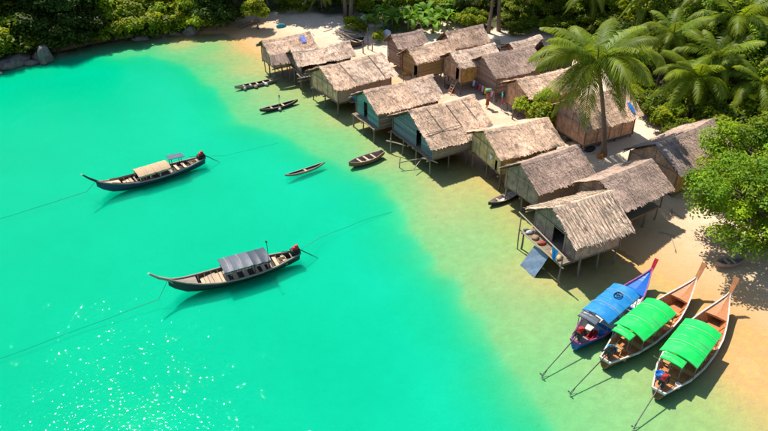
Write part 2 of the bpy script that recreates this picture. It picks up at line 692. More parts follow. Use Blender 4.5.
def pole(name, a, b, r, parent, mesh=None):
    """an upright or leaning pole from a to b that shares one mesh"""
    a, b = Vector(a), Vector(b)
    d = b - a
    o = bpy.data.objects.new(name, mesh or STILT_MESH)
    o.location = a
    o.rotation_mode = 'QUATERNION'
    o.rotation_quaternion = d.to_track_quat('Z', 'Y')
    o.scale = (r, r, d.length)
    return link(o, parent)


class Roof:
    def __init__(self, L, w, zr, drop, seed, sag=0.10):
        self.L, self.w, self.zr, self.drop = L, w, zr, drop
        self.s = math.hypot(w, drop)
        self.r = random.Random(seed)
        self.ph = [self.r.uniform(0, 6) for _ in range(4)]
        self.sag = sag

    def wob(self, x, s):
        return (-self.sag * (1 - min(1, abs(2 * x / self.L)) ** 2) * (1 - 0.3 * s) + 0.035 * math.sin(1.3 * x + self.ph[0] + 2 * s)
                + 0.03 * math.sin(2.9 * x + self.ph[1]) * s + 0.02 * math.sin(4.1 * s * 3 + self.ph[2]))

    def p(self, x, s, side, lift=0.0):
        """s: 0 ridge .. 1 eave"""
        y = self.w * s
        z = self.zr - self.drop * s + self.wob(x, s)
        ny, nz = self.drop / self.s, self.w / self.s
        return Vector((x, side * (y + ny * lift), z + nz * lift))


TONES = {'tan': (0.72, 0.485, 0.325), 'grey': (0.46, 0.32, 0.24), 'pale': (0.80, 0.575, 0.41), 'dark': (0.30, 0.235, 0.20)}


def thatch_roof(t, R, tone, patch=None, ragged=0.2, step=0.2, bw=0.062, rounded=False, fray=0.0):
    r = R.r
    base = TONES[tone]
    n = max(8, int(R.L / 0.4))
    m = MB()
    for side in (-1, 1):
        top = [[R.p(-R.L / 2 + R.L * i / n, j / 6, side, 0.0) for i in range(n + 1)] for j in range(7)]
        bot = [[R.p(-R.L / 2 + R.L * i / n, j / 6, side, -0.09) for i in range(n + 1)] for j in range(7)]
        m.grid(top, flip=side > 0)
        m.grid(bot, flip=side < 0)
        for j in range(6):
            for e in (0, n):
                q = [top[j][e], top[j + 1][e], bot[j + 1][e], bot[j][e]]
                m.poly(q)
        for i in range(n):
            m.poly([top[6][i], top[6][i + 1], bot[6][i + 1], bot[6][i]])
    roof = m.build('roof', M_THATCH_UNDER, t)
    h = MB()
    rows = int(R.s / step)
    pa = [r.uniform(0, 6) for _ in range(6)]
    for side in (-1, 1):
        for j in range(rows + 1):
            s0 = max(0.0, (R.s - (rows - j + 1) * step)) / R.s
            x = -R.L / 2 - 0.08 + r.uniform(-0.05, 0.05)
            rowtone = 1 + r.uniform(-0.10, 0.10)
            while x < R.L / 2 + 0.06:
                w = bw * r.uniform(0.6, 1.6)
                ln = step * r.uniform(1.35, 2.1) / R.s
                s1 = s0 + ln
                if j >= rows - 1:
                    s1 = min(s1, 1 + ragged * r.random() ** 2 * 2.2 / R.s + 0.02)
                else:
                    s1 = min(s1, 1.0)
                l0, l1 = 0.015 + r.uniform(0, 0.01), 0.028 + r.uniform(0, 0.022)
                sk = r.uniform(-0.035, 0.035)
                xe = x + w
                lo = 1 + 0.16 * math.sin(0.9 * x + pa[0] + 2.0 * s0) + 0.12 * math.sin(2.3 * x - 3 * s0 + pa[1])
                br = rowtone * lo * r.choice((0.62, 0.78, 0.88, 0.95, 1.0, 1.0, 1.04, 1.08, 1.08, 1.15))
                c = base
                if patch and patch[0] < x / R.L + 0.5 < patch[1]:
                    c = TONES[patch[2]]
                hue = r.uniform(-0.05, 0.05)
                c = (c[0] * br * (1 + hue), c[1] * br, c[2] * br * (1 - hue))
                q = [R.p(x, s0, side, l0), R.p(xe, s0, side, l0), R.p(xe + sk - w * 0.12, s1, side, l1 + r.uniform(0, 0.02)), R.p(x + sk + w * 0.12, s1, side, l1)]
                h.poly(q[::-1] if side < 0 else q, c)
                if fray and r.random() < fray:
                    q = [R.p(x, s0, side, 0.06), R.p(x + 0.045, s0, side, 0.06), R.p(x + sk * 3, s0 + ln * r.uniform(1, 1.5), side, r.uniform(0.10, 0.22))]
                    b2 = r.uniform(0.7, 1.5)
                    h.poly(q, (base[0] * b2, base[1] * b2, base[2] * b2))
                x = xe - r.uniform(0, 0.03)
        # loose ends hanging from the two verges
        for ex in (-1, 1):
            for k in range(int(R.s / 0.09)):
                s = r.random()
                x = ex * (R.L / 2 - 0.02)
                ln = r.uniform(0.05, 0.22)
                p0, p1 = R.p(x, s, side, 0.03), R.p(x, min(1, s + 0.10 / R.s), side, 0.03)
                p2 = p1 + Vector((ex * ln, 0, -r.uniform(0.0, 0.08)))
                b2 = r.uniform(0.7, 1.2)
                h.poly([p0, p1, p2], (base[0] * b2, base[1] * b2, base[2] * b2))
    o = h.build('thatch', M_THATCH, roof)
    o['kind'] = 'stuff'
    # ridge cap: bundles bent over the ridge
    c = MB()
    x = -R.L / 2 - 0.05
    while x < R.L / 2 + 0.05:
        w = r.uniform(0.14, 0.3)
        b2 = r.uniform(0.75, 1.2)
        cc = (base[0] * b2, base[1] * b2, base[2] * b2)
        sl = r.uniform(0.22, 0.34) / R.s
        P = [R.p(x, sl, -1, 0.055), R.p(x, 0, -1, 0.085), R.p(x, sl * r.uniform(0.8, 1.2), 1, 0.055)]
        Q = [R.p(x + w, sl * r.uniform(0.85, 1.15), -1, 0.055), R.p(x + w, 0, -1, 0.085), R.p(x + w, sl, 1, 0.055)]
        c.poly([P[0], Q[0], Q[1], P[1]], cc)
        c.poly([P[1], Q[1], Q[2], P[2]], cc)
        x += w - 0.01
    c.build('ridge_cap', M_THATCH, roof)
    return roof


def wall_panel(t, pts, mt, name='wall', th=0.04, nrm=Vector((1, 0, 0))):
    m = MB()
    a = [Vector(p) for p in pts]
    b = [p + nrm * th for p in a]
    m.poly(a)
    m.poly(b[::-1])
    for i in range(len(a)):
        k = (i + 1) % len(a)
        m.poly([a[i], b[i], b[k], a[k]])
    return m.build(name, mt, t)


def plank_obj(t, c, s, mt, r, name='plank'):
    m = MB()
    m.box((0, 0, 0), s)
    o = m.build(name, mt, t)
    o.location = c
    k = 0.006
    o.rotation_euler = (r.uniform(-k, k) * 3, r.uniform(-k, k), r.uniform(-k, k))
    return o


def hut(label, a, ang, L, w, zr, drop, zf, tone, wall='woven', gable=None, side=None, door=None, group='thatched stilt huts', patch=None,
        ragged=0.2, fray=0.06, ribs=0, nst=(4, 3), wide=0.4, seed=1, porch=0.0, sag=0.10, side_door=None, back=True, front_open=False):
    """a: left (seaward) end of the ridge in plan; ang: ridge direction in degrees; door: (y0, y1, height) in the seaward gable"""
    g = math.radians(ang)
    cx, cy = a[0] + math.cos(g) * L / 2, a[1] + math.sin(g) * L / 2
    t = thing('thatched_hut', label, 'hut', (cx, cy, 0), g, group)
    R = Roof(L, w, zr, drop, seed, sag)
    r = R.r
    roof = thatch_roof(t, R, tone, patch, ragged, fray=fray)
    ohx = 0.45
    yw, x0, x1 = w - wide, -L / 2 + ohx, L / 2 - ohx
    k = drop / w

    def top(y):
        return zr - 0.16 - k * abs(y) - R.sag * 0.4
    # floor with its beams
    m = MB()
    fx0 = x0 - porch
    nb = max(8, int((2 * yw) / 0.35))
    for i in range(nb):
        y = -yw + (i + 0.5) * 2 * yw / nb
        m.box(((fx0 + x1) / 2 + r.uniform(-0.04, 0.04), y, zf - 0.03 + r.uniform(-0.006, 0.006)), (x1 - fx0 + r.uniform(0, 0.12), 2 * yw / nb * 0.94, 0.045))
    m.build('floor', M_FLOOR, t)
    for y in (-yw + 0.05, 0, yw - 0.05):
        pole('floor_beam', (fx0 - r.uniform(0.05, 0.3), y, zf - 0.13), (x1 + 0.1, y, zf - 0.13), 0.06, t)
    # stilts down to the sand or the sea bed
    ca, sa = math.cos(g), math.sin(g)
    for i in range(nst[0]):
        for j in range(nst[1]):
            x = fx0 + 0.08 + (x1 - fx0 - 0.16) * i / (nst[0] - 1)
            y = -yw + 0.06 + (2 * yw - 0.12) * j / (nst[1] - 1)
            dx, dy = r.uniform(-0.12, 0.12), r.uniform(-0.12, 0.12)
            bx, by = x + dx, y + dy
            zb = ground_z(cx + ca * bx - sa * by, cy + sa * bx + ca * by) - 0.25
            if zb > zf - 0.25:
                continue
            pole('stilt', (bx, by, zb), (x, y, zf - 0.06), r.uniform(0.055, 0.085), t)
    # seaward gable
    gm = gable or M_WOVEN
    hi = top(0)

    def ylim(z):
        return min(yw, max(0.05, (hi - z) / k))
    if wall == 'plank':
        z = zf
        while z < hi - 0.1:
            hh = r.uniform(0.13, 0.20)
            yl = ylim(z + hh * 0.5)
            segs = [(-yl, yl)]
            if door and z < zf + door[2]:
                segs = [(-yl, door[0]), (door[1], yl)]
            for (p, q) in segs:
                if q - p > 0.08:
                    plank_obj(t, (x0 + r.uniform(-0.008, 0.008), (p + q) / 2 + r.uniform(-0.02, 0.02), z + hh / 2), (0.03, q - p, hh - 0.012), gm, r)
            z += hh
    else:
        x = x0
        if door:
            d0, d1, dh = door
            dh = min(dh, min(top(d0), top(d1)) - zf - 0.15)
            wall_panel(t, [(x, -yw, zf), (x, d0, zf), (x, d0, top(d0))] + ([(x, 0, hi)] if d0 > 0 else []) + [(x, -yw, top(yw))], gm)
            wall_panel(t, [(x, d1, zf), (x, yw, zf), (x, yw, top(yw))] + ([(x, 0, hi)] if d1 < 0 else []) + [(x, d1, top(d1))], gm)
            wall_panel(t, [(x, d0, zf + dh), (x, d1, zf + dh), (x, d1, top(d1))] + ([(x, 0, hi)] if d0 < 0 < d1 else []) + [(x, d0, top(d0))], gm)
        else:
            wall_panel(t, [(x, -yw, zf), (x, yw, zf), (x, yw, top(yw)), (x, 0, hi), (x, -yw, top(yw))], gm)
        nb = max(3, int(2 * yw / 0.9))
        for i in range(nb + 1):
            y = -yw + 2 * yw * i / nb
            if door and door[0] - 0.05 < y < door[1] + 0.05:
                continue
            pole('batten', (x - 0.035, y, zf - 0.05), (x - 0.035, y, top(y) - 0.05), 0.025, t, PALE_POLE_MESH)
        pole('batten', (x - 0.06, -yw, top(yw) - 0.1), (x - 0.06, yw, top(yw) - 0.1), 0.03, t, PALE_POLE_MESH)
    # long wall towards the open side (-y)
    sm = side or gm
    zt = top(yw)
    if not front_open:
        if wall == 'plank':
            z = zf
            while z < zt - 0.04:
                hh = min(r.uniform(0.13, 0.20), zt - z)
                segs = [(x0, x1)]
                if side_door and z < zf + side_door[2]:
                    segs = [(x0, side_door[0]), (side_door[1], x1)]
                for p, q in segs:
                    plank_obj(t, ((p + q) / 2, -yw + r.uniform(-0.008, 0.008), z + hh / 2), (q - p, 0.03, hh - 0.012), sm, r)
                z += hh
        else:
            segs = [(x0 + 0.05, x1)]
            if side_door:
                segs = [(x0 + 0.05, side_door[0]), (side_door[1], x1)]
            for p, q in segs:
                wall_panel(t, [(p, -yw, zf), (q, -yw, zf), (q, -yw, zt), (p, -yw, zt)], sm, nrm=Vector((0, 1, 0)))
            n = max(3, int((x1 - x0) / 1.1))
            for i in range(n + 1):
                x = x0 + (x1 - x0) * i / n
                pole('batten', (x, -yw - 0.03, zf - 0.05), (x, -yw - 0.03, zt + 0.02), 0.025, t, PALE_POLE_MESH)
    # landward gable and far long wall
    if back:
        wall_panel(t, [(x1, -yw, zf), (x1, yw, zf), (x1, yw, zt), (x1, 0, hi), (x1, -yw, zt)], M_WOVEN_GREY, nrm=Vector((-1, 0, 0)))
        wall_panel(t, [(x0 + 0.05, yw, zf), (x1 - 0.05, yw, zf), (x1 - 0.05, yw, zt), (x0 + 0.05, yw, zt)], M_WOVEN_GREY, nrm=Vector((0, -1, 0)))
    # corner posts, ridge pole and eave poles sticking out past the thatch
    for x in (x0 - 0.03, x1 + 0.03):
        for y in (-yw - 0.04, yw + 0.04):
            pole('corner_post', (x, y, zf - 0.1), (x, y, zt + 0.02), 0.055, t)
    pole('ridge_pole', (-L / 2 - 0.08, 0, zr - 0.2 - R.sag * 0.2), (L / 2 + 0.06, 0, zr - 0.2), 0.05, t, PALE_POLE_MESH)
    for sgn in (-1, 1):
        y = sgn * (w - 0.15)
        z = zr - k * (w - 0.15) - 0.16
        pole('eave_pole', (-L / 2 - (r.uniform(0.05, 0.3) if sgn > 0 else 0.04), y, z - 0.02), (L / 2 + 0.05, y, z), 0.04, t, PALE_POLE_MESH)
    for i in range(ribs):
        x = -R.L / 2 + 0.15 + (R.L - 0.3) * i / (ribs - 1)
        for sgn in (-1, 1):
            dx = r.uniform(-0.08, 0.08)
            pole('roof_rib', R.p(x, 0.02, sgn, 0.12), R.p(x + dx, 1.0 + r.uniform(0.04, 0.14), sgn, 0.13), r.uniform(0.022, 0.035), roof, PALE_POLE_MESH)
    t['_R'] = 0
    del t['_R']
    return t, R, dict(g=g, cx=cx, cy=cy, x0=x0, x1=x1, yw=yw, zf=zf, zt=zt, hi=hi, fx0=fx0)


def loc2world(info, p):
    c, s = math.cos(info['g']), math.sin(info['g'])
    return Vector((info['cx'] + c * p[0] - s * p[1], info['cy'] + s * p[0] + c * p[1], p[2]))


h1, R1, I1 = hut('low grey thatched hut with curved skirt roof at the far end of the waterside row', (-12.6, 70.6), 31, 5.3, 1.9, 4.0, 1.1, 1.35, 'tan',
                 'woven', M_WOVEN_GREY, M_WOVEN_GREY, None, 'waterside huts', seed=21, ragged=0.2, sag=0.18)
# curved lower skirt of thatch on the seaward half
m = MB()
n = 16
rows = [[], []]
for i in range(n + 1):
    t_ = i / n
    x = -2.75 + 3.9 * t_ ** 0.9
    y = -1.55 - 0.62 * math.sin(PI * min(1, 0.30 + t_ * 0.62))
    rows[0].append((x, y + 0.15, 2.95))
    rows[1].append((x - 0.25 * (1 - t_), y - 1.0 * math.sin(PI * min(1, 0.25 + 0.6 * t_)), 2.2 + 0.05 * math.sin(7 * t_)))
m.grid(rows, TONES['grey'], flip=True)
for i in range(160):
    k_ = random.uniform(0, n - 1.01)
    i0 = int(k_)
    f_ = k_ - i0
    A = Vector(rows[0][i0]).lerp(Vector(rows[0][i0 + 1]), f_)
    B = Vector(rows[1][i0]).lerp(Vector(rows[1][i0 + 1]), f_)
    d = (B - A)
    up_ = Vector((0, -0.02, 0.05))
    q = random.uniform(0, 0.4)
    bb = random.uniform(0.6, 1.2)
    m.poly([A + d * q + up_, A + d * q + Vector((0.16, 0, 0)) + up_, A + d * (q + 0.72) + Vector((0.14, 0, 0)) + up_ * 1.4, A + d * (q + 0.7) + up_ * 1.4],
           tuple(c * bb for c in TONES['grey']))
m.build('roof_skirt', M_THATCH, h1)

h2, R2, I2 = hut('ragged pale roofed open hut with a long rickety pole platform over the shallows', (-9.4, 68.4), 27, 6.3, 1.9, 3.7, 1.0, 1.75, 'pale',
                 'woven', M_WOVEN_GREY, M_WOVEN_GREY, None, 'waterside huts', seed=22, ragged=0.34, fray=0.15, front_open=True, nst=(6, 3), sag=0.2, porch=0.3)
for i in range(7):
    x = -3.2 + i * 0.95
    yb = -2.6
    zb = ground_z(*loc2world(I2, (x, yb, 0))[:2]) - 0.2
    pole('platform_post', (x + random.uniform(-0.1, 0.1), yb, zb), (x, yb, 1.75 + random.uniform(0.05, 0.45)), 0.055, h2)
for z in (1.35, 1.68):
    pole('platform_rail', (-3.6, -2.62, z), (2.9, -2.6, z + 0.1), 0.045, h2)
m = MB()
for i in range(20):
    m.box((-3.2 + i * 0.31, -2.15, 1.73 + random.uniform(-0.01, 0.02)), (0.17, 1.35, 0.035), Matrix.Rotation(random.uniform(-0.08, 0.08), 3, 'Z'))
m.build('platform_deck', M_FLOOR, h2)

h3, R3, I3 = hut('woven walled stilt hut with a pale new thatch patch and blue barrel under its eave', (-6.0, 62.4), 35, 6.9, 2.8, 4.2, 1.35, 1.35, 'tan',
                 'woven', M_WOVEN, M_PLANK_BROWN, None, 'waterside huts', seed=23, patch=(0.30, 1.1, 'pale'), porch=0.1)
pole('roof_batten', R3.p(1.9, 0.02, -1, 0.13), R3.p(2.1, 0.98, -1, 0.13), 0.035, h3)
pole('roof_batten', R3.p(-1.4, 0.02, -1, 0.13), R3.p(-1.1, 0.95, -1, 0.13), 0.025, h3)
m = MB()
m.lathe([(0.2, 0), (0.23, 0.05), (0.23, 0.25), (0.245, 0.27), (0.23, 0.29), (0.23, 0.52), (0.245, 0.54), (0.22, 0.6), (0.0, 0.6)], 14)
o = m.build('blue_barrel', flat('blue_plastic', (0.03, 0.17, 0.42), 0.4), None, True)
tag(o, 'small blue plastic barrel standing on beam under the eave of a woven walled hut', 'barrel')
o.location = loc2world(I3, (-1.35, -I3['yw'] - 0.34, I3['zf'] - 0.0))
m = MB()
m.box((-1.35, -I3['yw'] - 0.3, I3['zf'] - 0.04), (1.2, 0.62, 0.05))
m.build('ledge', M_FLOOR, h3)

h4, R4, I4 = hut('teal plank stilt hut with a dark doorway in its seaward gable', (-1.8, 56.8), 31, 7.0, 2.35, 4.2, 1.3, 1.35, 'tan',
                 'plank', M_PLANK_TEAL, M_PLANK_BROWN, (0.1, 0.75, 1.5), 'waterside huts', seed=24, porch=0.55, patch=(0.62, 1.1, 'pale'))
pole('boom', (-3.9, 2.0, 2.9), (-2.6, 2.1, 3.0), 0.05, h4, PALE_POLE_MESH)
h5, R5, I5 = hut('big broad roofed stilt hut with blue grey plank gable and slumped thatch seam', (2.0, 52.0), 30, 6.3, 3.5, 4.55, 1.95, 1.45, 'tan',
                 'plank', M_PLANK_BLUE, M_PLANK_BROWN, (-1.3, -0.55, 1.5), 'waterside huts', seed=25, porch=0.35, nst=(4, 4), sag=0.16)
for x in (-1.6, 0.3, 1.9):
    pole('roof_batten', R5.p(x, 0.05, -1, 0.13), R5.p(x + 0.25, 0.62, -1, 0.12), 0.03, h5)
pole('roof_batten', R5.p(-3.0, 0.66, -1, 0.12), R5.p(0.6, 0.62, -1, 0.12), 0.035, h5, PALE_POLE_MESH)
for (p, q) in (((-4.6, -0.9, 0.55), (-2.4, -1.6, 0.75)), ((-3.9, -2.2, 0.45), (-2.3, -1.3, 0.8)), ((-4.4, -0.7, -0.6), (-4.35, -0.75, 1.0)), ((-3.7, 1.9, -0.6), (-3.7, 1.95, 1.3)),
               ((-3.9, 2.3, 1.0), (-3.0, 0.6, 1.05)), ((-3.3, -2.4, 1.35), (-2.6, -3.6, 1.3))):
    pole('jetty_pole', p, q, 0.05, h5, PALE_POLE_MESH)
h6, R6, I6 = hut('yellowish bamboo walled stilt hut with ochre long wall and smooth tan thatch', (7.7, 48.7), 24, 5.8, 2.55, 4.3, 1.2, 1.45, 'tan',
                 'woven', woven_mat('woven_bamboo_straw', (0.72, 0.48, 0.22)), M_WOVEN_OCHRE, (-1.55, -1.2, 0.9), 'waterside huts', seed=26, sag=0.05)
h7, R7, I7 = hut('grey green leaf walled stilt hut with brown thatch above a beached canoe', (9.7, 43.7), 31, 5.4, 2.15, 4.25, 1.45, 1.35, 'grey',
                 'woven', M_WOVEN_TEAL, M_PLANK_BROWN, None, 'waterside huts', seed=27, sag=0.04)
h8, R8, I8 = hut('frayed ribbed thatch hut with a cluttered porch on stilts in the shallows', (10.8, 37.6), 26, 4.6, 2.5, 4.4, 1.55, 1.45, 'pale',
                 'woven', M_WOVEN_TEAL, M_WOVEN_GREY, (-0.9, 0.2, 1.4), 'waterside huts', seed=28, ragged=0.3, fray=0.4, ribs=15, porch=1.0, sag=0.08)
h9, R9, I9 = hut('plain brown thatch hut on thin posts between the ribbed hut and the beach', (14.6, 40.9), 34, 5.2, 2.25, 4.5, 1.35, 1.7, 'grey',
                 'woven', M_WOVEN_GREY, M_WOVEN_GREY, None, 'waterside huts', seed=29, front_open=True, sag=0.03, back=False)

VIL = 'village huts behind the waterside row'
h10, R10, I10 = hut('small grey thatch hut with bleached board corner beside the banana plants', (0.7, 70.6), 32, 3.7, 1.45, 4.5, 1.0, 1.35, 'grey',
                    'plank', M_PLANK_BROWN, M_PLANK_BROWN, None, VIL, seed=30, nst=(3, 2), wide=0.3)
h11, R11, I11 = hut('tan thatch hut with orange tan plank walls and open underfloor', (2.3, 66.3), 34, 4.9, 1.65, 4.6, 1.0, 1.9, 'tan',
                    'plank', M_PLANK_TAN, M_PLANK_TAN, (-1.1, -0.55, 1.1), VIL, seed=31, nst=(3, 3), wide=0.3)
h12, R12, I12 = hut('tan thatch hut at the back with dark gable under the forest trees', (6.3, 70.6), 30, 4.6, 1.6, 4.9, 1.35, 1.7, 'tan',
                    'woven', M_WOVEN_GREY, M_WOVEN_GREY, None, VIL, seed=32, nst=(3, 2), wide=0.3)
h13, R13, I13 = hut('pale thatch hut with a ladder and dark doorway facing the sand lane', (6.4, 65.2), 30, 5.1, 1.75, 4.65, 1.05, 1.9, 'pale',
                    'woven', M_WOVEN, M_WOVEN_OCHRE, (-1.0, -0.45, 1.3), VIL, seed=33, nst=(3, 3), wide=0.3)
h14, R14, I14 = hut('large brown plank hut with clean grey thatch and washing under its gable', (9.3, 63.7), 28, 5.8, 2.4, 4.85, 1.45, 1.75, 'grey',
                    'plank', M_PLANK_BROWN, M_PLANK_BROWN, None, VIL, seed=34, nst=(4, 3), wide=0.35, sag=0.03)
h15, R15, I15 = hut('pale pinkish thatch hut partly hidden behind the green shrub', (11.8, 58.8), 27, 6.5, 2.1, 4.45, 1.1, 1.5, 'tan',
                    'woven', M_WOVEN, M_WOVEN_OCHRE, (-1.1, -0.2, 1.2), VIL, seed=35, wide=0.35)
h16, R16, I16 = hut('wide brown thatch hut under the tall coconut palm with a blue mat on its roof', (15.2, 53.8), 27, 6.2, 2.6, 4.75, 1.75, 1.35, 'tan',
                    'woven', M_WOVEN_GREY, M_WOVEN, None, VIL, seed=36, wide=0.35)
h17, R17, I17 = hut('sagging low hut with mat walls and ochre long side beside the leafy tree', (20.0, 46.2), 36, 7.2, 2.5, 4.5, 1.55, 1.0, 'grey',
                    'woven', M_WOVEN, M_WOVEN_OCHRE, (-1.0, -0.7, 1.3), VIL, seed=37, sag=0.22, ragged=0.22, patch=(-0.1, 0.25, 'dark'))
h18, R18, I18 = hut('low lean roofed thatch shelter squeezed behind the large plank hut', (12.8, 69.4), 36, 4.3, 1.2, 4.1, 0.8, 1.5, 'pale',
                    'woven', M_WOVEN_GREY, M_WOVEN_GREY, None, VIL, seed=38, nst=(3, 2), wide=0.25)
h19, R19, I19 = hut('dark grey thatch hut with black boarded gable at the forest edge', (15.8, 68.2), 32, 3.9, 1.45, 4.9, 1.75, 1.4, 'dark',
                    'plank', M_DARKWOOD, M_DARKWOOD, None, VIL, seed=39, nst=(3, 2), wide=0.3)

# blue mat on the roof of the palm hut, blue sheet on the far hut
m = MB()
m.grid([[R16.p(2.2 + 0.1 * j + 0.02, 0.52 + 0.17 * i, -1, 0.13 + 0.01 * ((i + j) % 2)) for j in range(4)] for i in range(3)])
o = m.build('blue_mat', flat('blue_cloth', (0.02, 0.18, 0.55), 0.7))
o.matrix_world = h16.matrix_basis
tag(o, 'small blue mat lying on the thatch of the hut under the tall palm', 'mat')
m = MB()
m.grid([[R1.p(1.3 + 0.2 * j, 0.18 + 0.13 * i, -1, 0.13 + 0.012 * ((i + j) % 2)) for j in range(4)] for i in range(4)])
o = m.build('blue_sheet', flat('blue_white_sheet', (0.16, 0.2, 0.55), 0.6, stain=((0.7, 0.7, 0.75), 5)))
o.matrix_world = h1.matrix_basis
tag(o, 'blue and white sheet spread on the far waterside hut roof', 'sheet')

# porch of the ribbed hut: rail, clothes, tarp ramp
I = I8
xr = I['fx0'] - 0.15
for y in (-I['yw'] - 0.2, I['yw'] + 0.1):
    pole('porch_post', (xr, y, ground_z(*loc2world(I, (xr, y, 0))[:2]) - 0.2), (xr, y, 2.75 if y > 0 else 2.35), 0.05, h8)
pole('porch_rail', (xr, -I['yw'] - 0.5, 2.3), (xr - 0.05, I['yw'] + 0.35, 2.85), 0.045, h8, PALE_POLE_MESH)
pole('porch_edge_beam', (xr, -I['yw'] - 0.4, 1.48), (xr, I['yw'] + 0.3, 1.52), 0.06, h8, PALE_POLE_MESH)


def cloth(name, label, colr, w, h, loc, rz, seed, cat='cloth', group=None, folds=3):
    r = random.Random(seed)
    m = MB()
    n = 9
    rows = []
    for j in range(6):
        z = -h * j / 5
        rows.append([((i / (n - 1) - 0.5) * w * (1 - 0.06 * j), 0.05 * math.sin(folds * PI * i / (n - 1) + j * 0.5) * j / 4 + r.uniform(-0.012, 0.012), z + r.uniform(-0.02, 0.02) * (j > 0)) for i in range(n)])
    m.grid(rows)
    back = [[(x, y + 0.015, z) for x, y, z in row] for row in rows]
    m.grid(back, flip=True)
    o = m.build(name, flat('cloth_' + '_'.join(str(int(c * 100)) for c in colr), colr, 0.85))
    o.location = loc
    o.rotation_euler = (0, 0, rz)
    return tag(o, label, cat, group)


gz = I8['g'] + PI / 2
cloth('blue_cloth', 'bright blue cloth hanging from the porch rail of the ribbed hut', (0.015, 0.22, 0.55), 0.62, 0.85, loc2world(I8, (xr - 0.06, -I8['yw'] + 0.55, 2.42)), gz, 1)


def bundle(name, label, colr, r_, loc, seed, flatz=0.5, cat='bundle', group=None):
    r = random.Random(seed)
    m = MB()
    prof = [(0.01, 0), (r_ * 0.85, 0.03), (r_, r_ * flatz * 0.6), (r_ * 0.75, r_ * flatz * 1.4), (r_ * 0.3, r_ * flatz * 1.9), (0.01, r_ * flatz * 1.95)]
    m.lathe(prof, 11)
    m.v = [(x * (1 + r.uniform(-0.18, 0.18)), y * (1 + r.uniform(-0.18, 0.18)), z * (1 + r.uniform(-0.1, 0.12)) if z > 0.01 else z) for x, y, z in m.v]
    o = m.build(name, flat('cloth_' + '_'.join(str(int(c * 100)) for c in colr), colr, 0.85), None, True)
    o.location = loc
    o.scale = (r.uniform(1.0, 1.5), r.uniform(.7, 1.0), 1)
    o.rotation_euler = (0, 0, r.uniform(0, 3))
    return tag(o, label, cat, group)


for i, (y, cr, nm, lb) in enumerate(((1.7, (0.5, 0.5, 0.48), 'cloth_bundle', 'white cloth bundle on the porch of the ribbed hut'),
                                     (1.0, (0.35, 0.22, 0.13), 'sack', 'brown sack lying on the porch of the ribbed hut'),
                                     (0.3, (0.4, 0.08, 0.05), 'cloth_bundle', 'dark red cloth bundle on the porch of the ribbed hut'),
                                     (-0.9, (0.62, 0.33, 0.08), 'cloth_bundle', 'orange cloth bundle on the porch of the ribbed hut'),
                                     (-1.5, (0.5, 0.36, 0.2), 'sack', 'pale straw sack at the porch corner of the ribbed hut'),
                                     (2.0, (0.08, 0.09, 0.11), 'cooking_pot', 'black pot at the porch end of the ribbed hut'))):
    bundle(nm, lb, cr, 0.26 if i != 5 else 0.2, loc2world(I8, (I8['fx0'] + 0.28, y, I8['zf'] - 0.005)), 60 + i, 0.42, 'bundle' if 'bundle' in nm else ('sack' if nm == 'sack' else 'pot'))
# slate blue tarp ramp sloping from the porch to the water
m = MB()
A = [Vector((I8['fx0'] - 0.05, y, 1.28)) for y in np.linspace(-0.9, 0.6, 7)]
B = [Vector((I8['fx0'] - 1.25, y, -0.25)) for y in np.linspace(-1.0, 0.55, 7)]
rows = [[a.lerp(b, k / 6) + Vector((0, 0, 0.03 * math.sin(5 * i + 2 * k))) for i, (a, b) in enumerate(zip(A, B))] for k in range(7)]
m.grid(rows)
m.grid([[p + Vector((0, 0, -0.03)) for p in row] for row in rows], flip=True)
o = m.build('tarp_ramp', flat('slate_tarp', (0.13, 0.2, 0.28), 0.5, 0.25, stain=((0.2, 0.2, 0.2), 3)))
o.matrix_world = h8.matrix_basis
tag(o, 'slate blue tarp sloping from the porch into the water', 'tarp')

# white cloth on the bamboo hut gable
cloth('white_cloth', 'small white cloth pinned on the gable of the yellowish bamboo hut', (0.75, 0.74, 0.7), 0.5, 0.35, loc2world(I6, (I6['x0'] - 0.1, -0.75, 2.55)), I6['g'] + PI / 2, 5)

# washing under the plank gable, on a line
gy_ = I14
m = MB()
pA, pB = loc2world(gy_, (gy_['x0'] - 0.35, 2.0, 2.05)), loc2world(gy_, (gy_['x0'] - 0.35, -2.2, 2.0))
m.tube([pA.lerp(pB, k / 8) - Vector((0, 0, 0.10 * math.sin(PI * k / 8))) for k in range(9)], 0.012, 4)
m.tube([(pA.x, pA.y, ground_z(pA.x, pA.y) - 0.1), (pA.x, pA.y, pA.z + 0.05)], 0.035, 6)
m.tube([(pB.x, pB.y, ground_z(pB.x, pB.y) - 0.1), (pB.x, pB.y, pB.z + 0.05)], 0.035, 6)
tag(m.build('washing_line', M_POLE_PALE), 'washing line on two poles before the brown plank gable', 'washing line')
cls = [('violet', (0.22, 0.16, 0.45)), ('white', (0.65, 0.65, 0.7)), ('dark blue', (0.06, 0.08, 0.25)), ('red', (0.5, 0.06, 0.08)), ('lilac', (0.45, 0.35, 0.55)),
       ('yellow', (0.7, 0.5, 0.03)), ('crimson', (0.45, 0.05, 0.15)), ('pink', (0.65, 0.3, 0.4))]
for i, (nm, c) in enumerate(cls):
    k = (i + 0.7) / 8.4
    p = pA.lerp(pB, k) - Vector((0, 0, 0.10 * math.sin(PI * k) + 0.01))
    cloth('washing', nm + ' garment hanging on the washing line before the plank gable', c, 0.36, 0.62, p, I14['g'] + PI / 2, 70 + i, 'garment', 'garments on the washing line', 2)

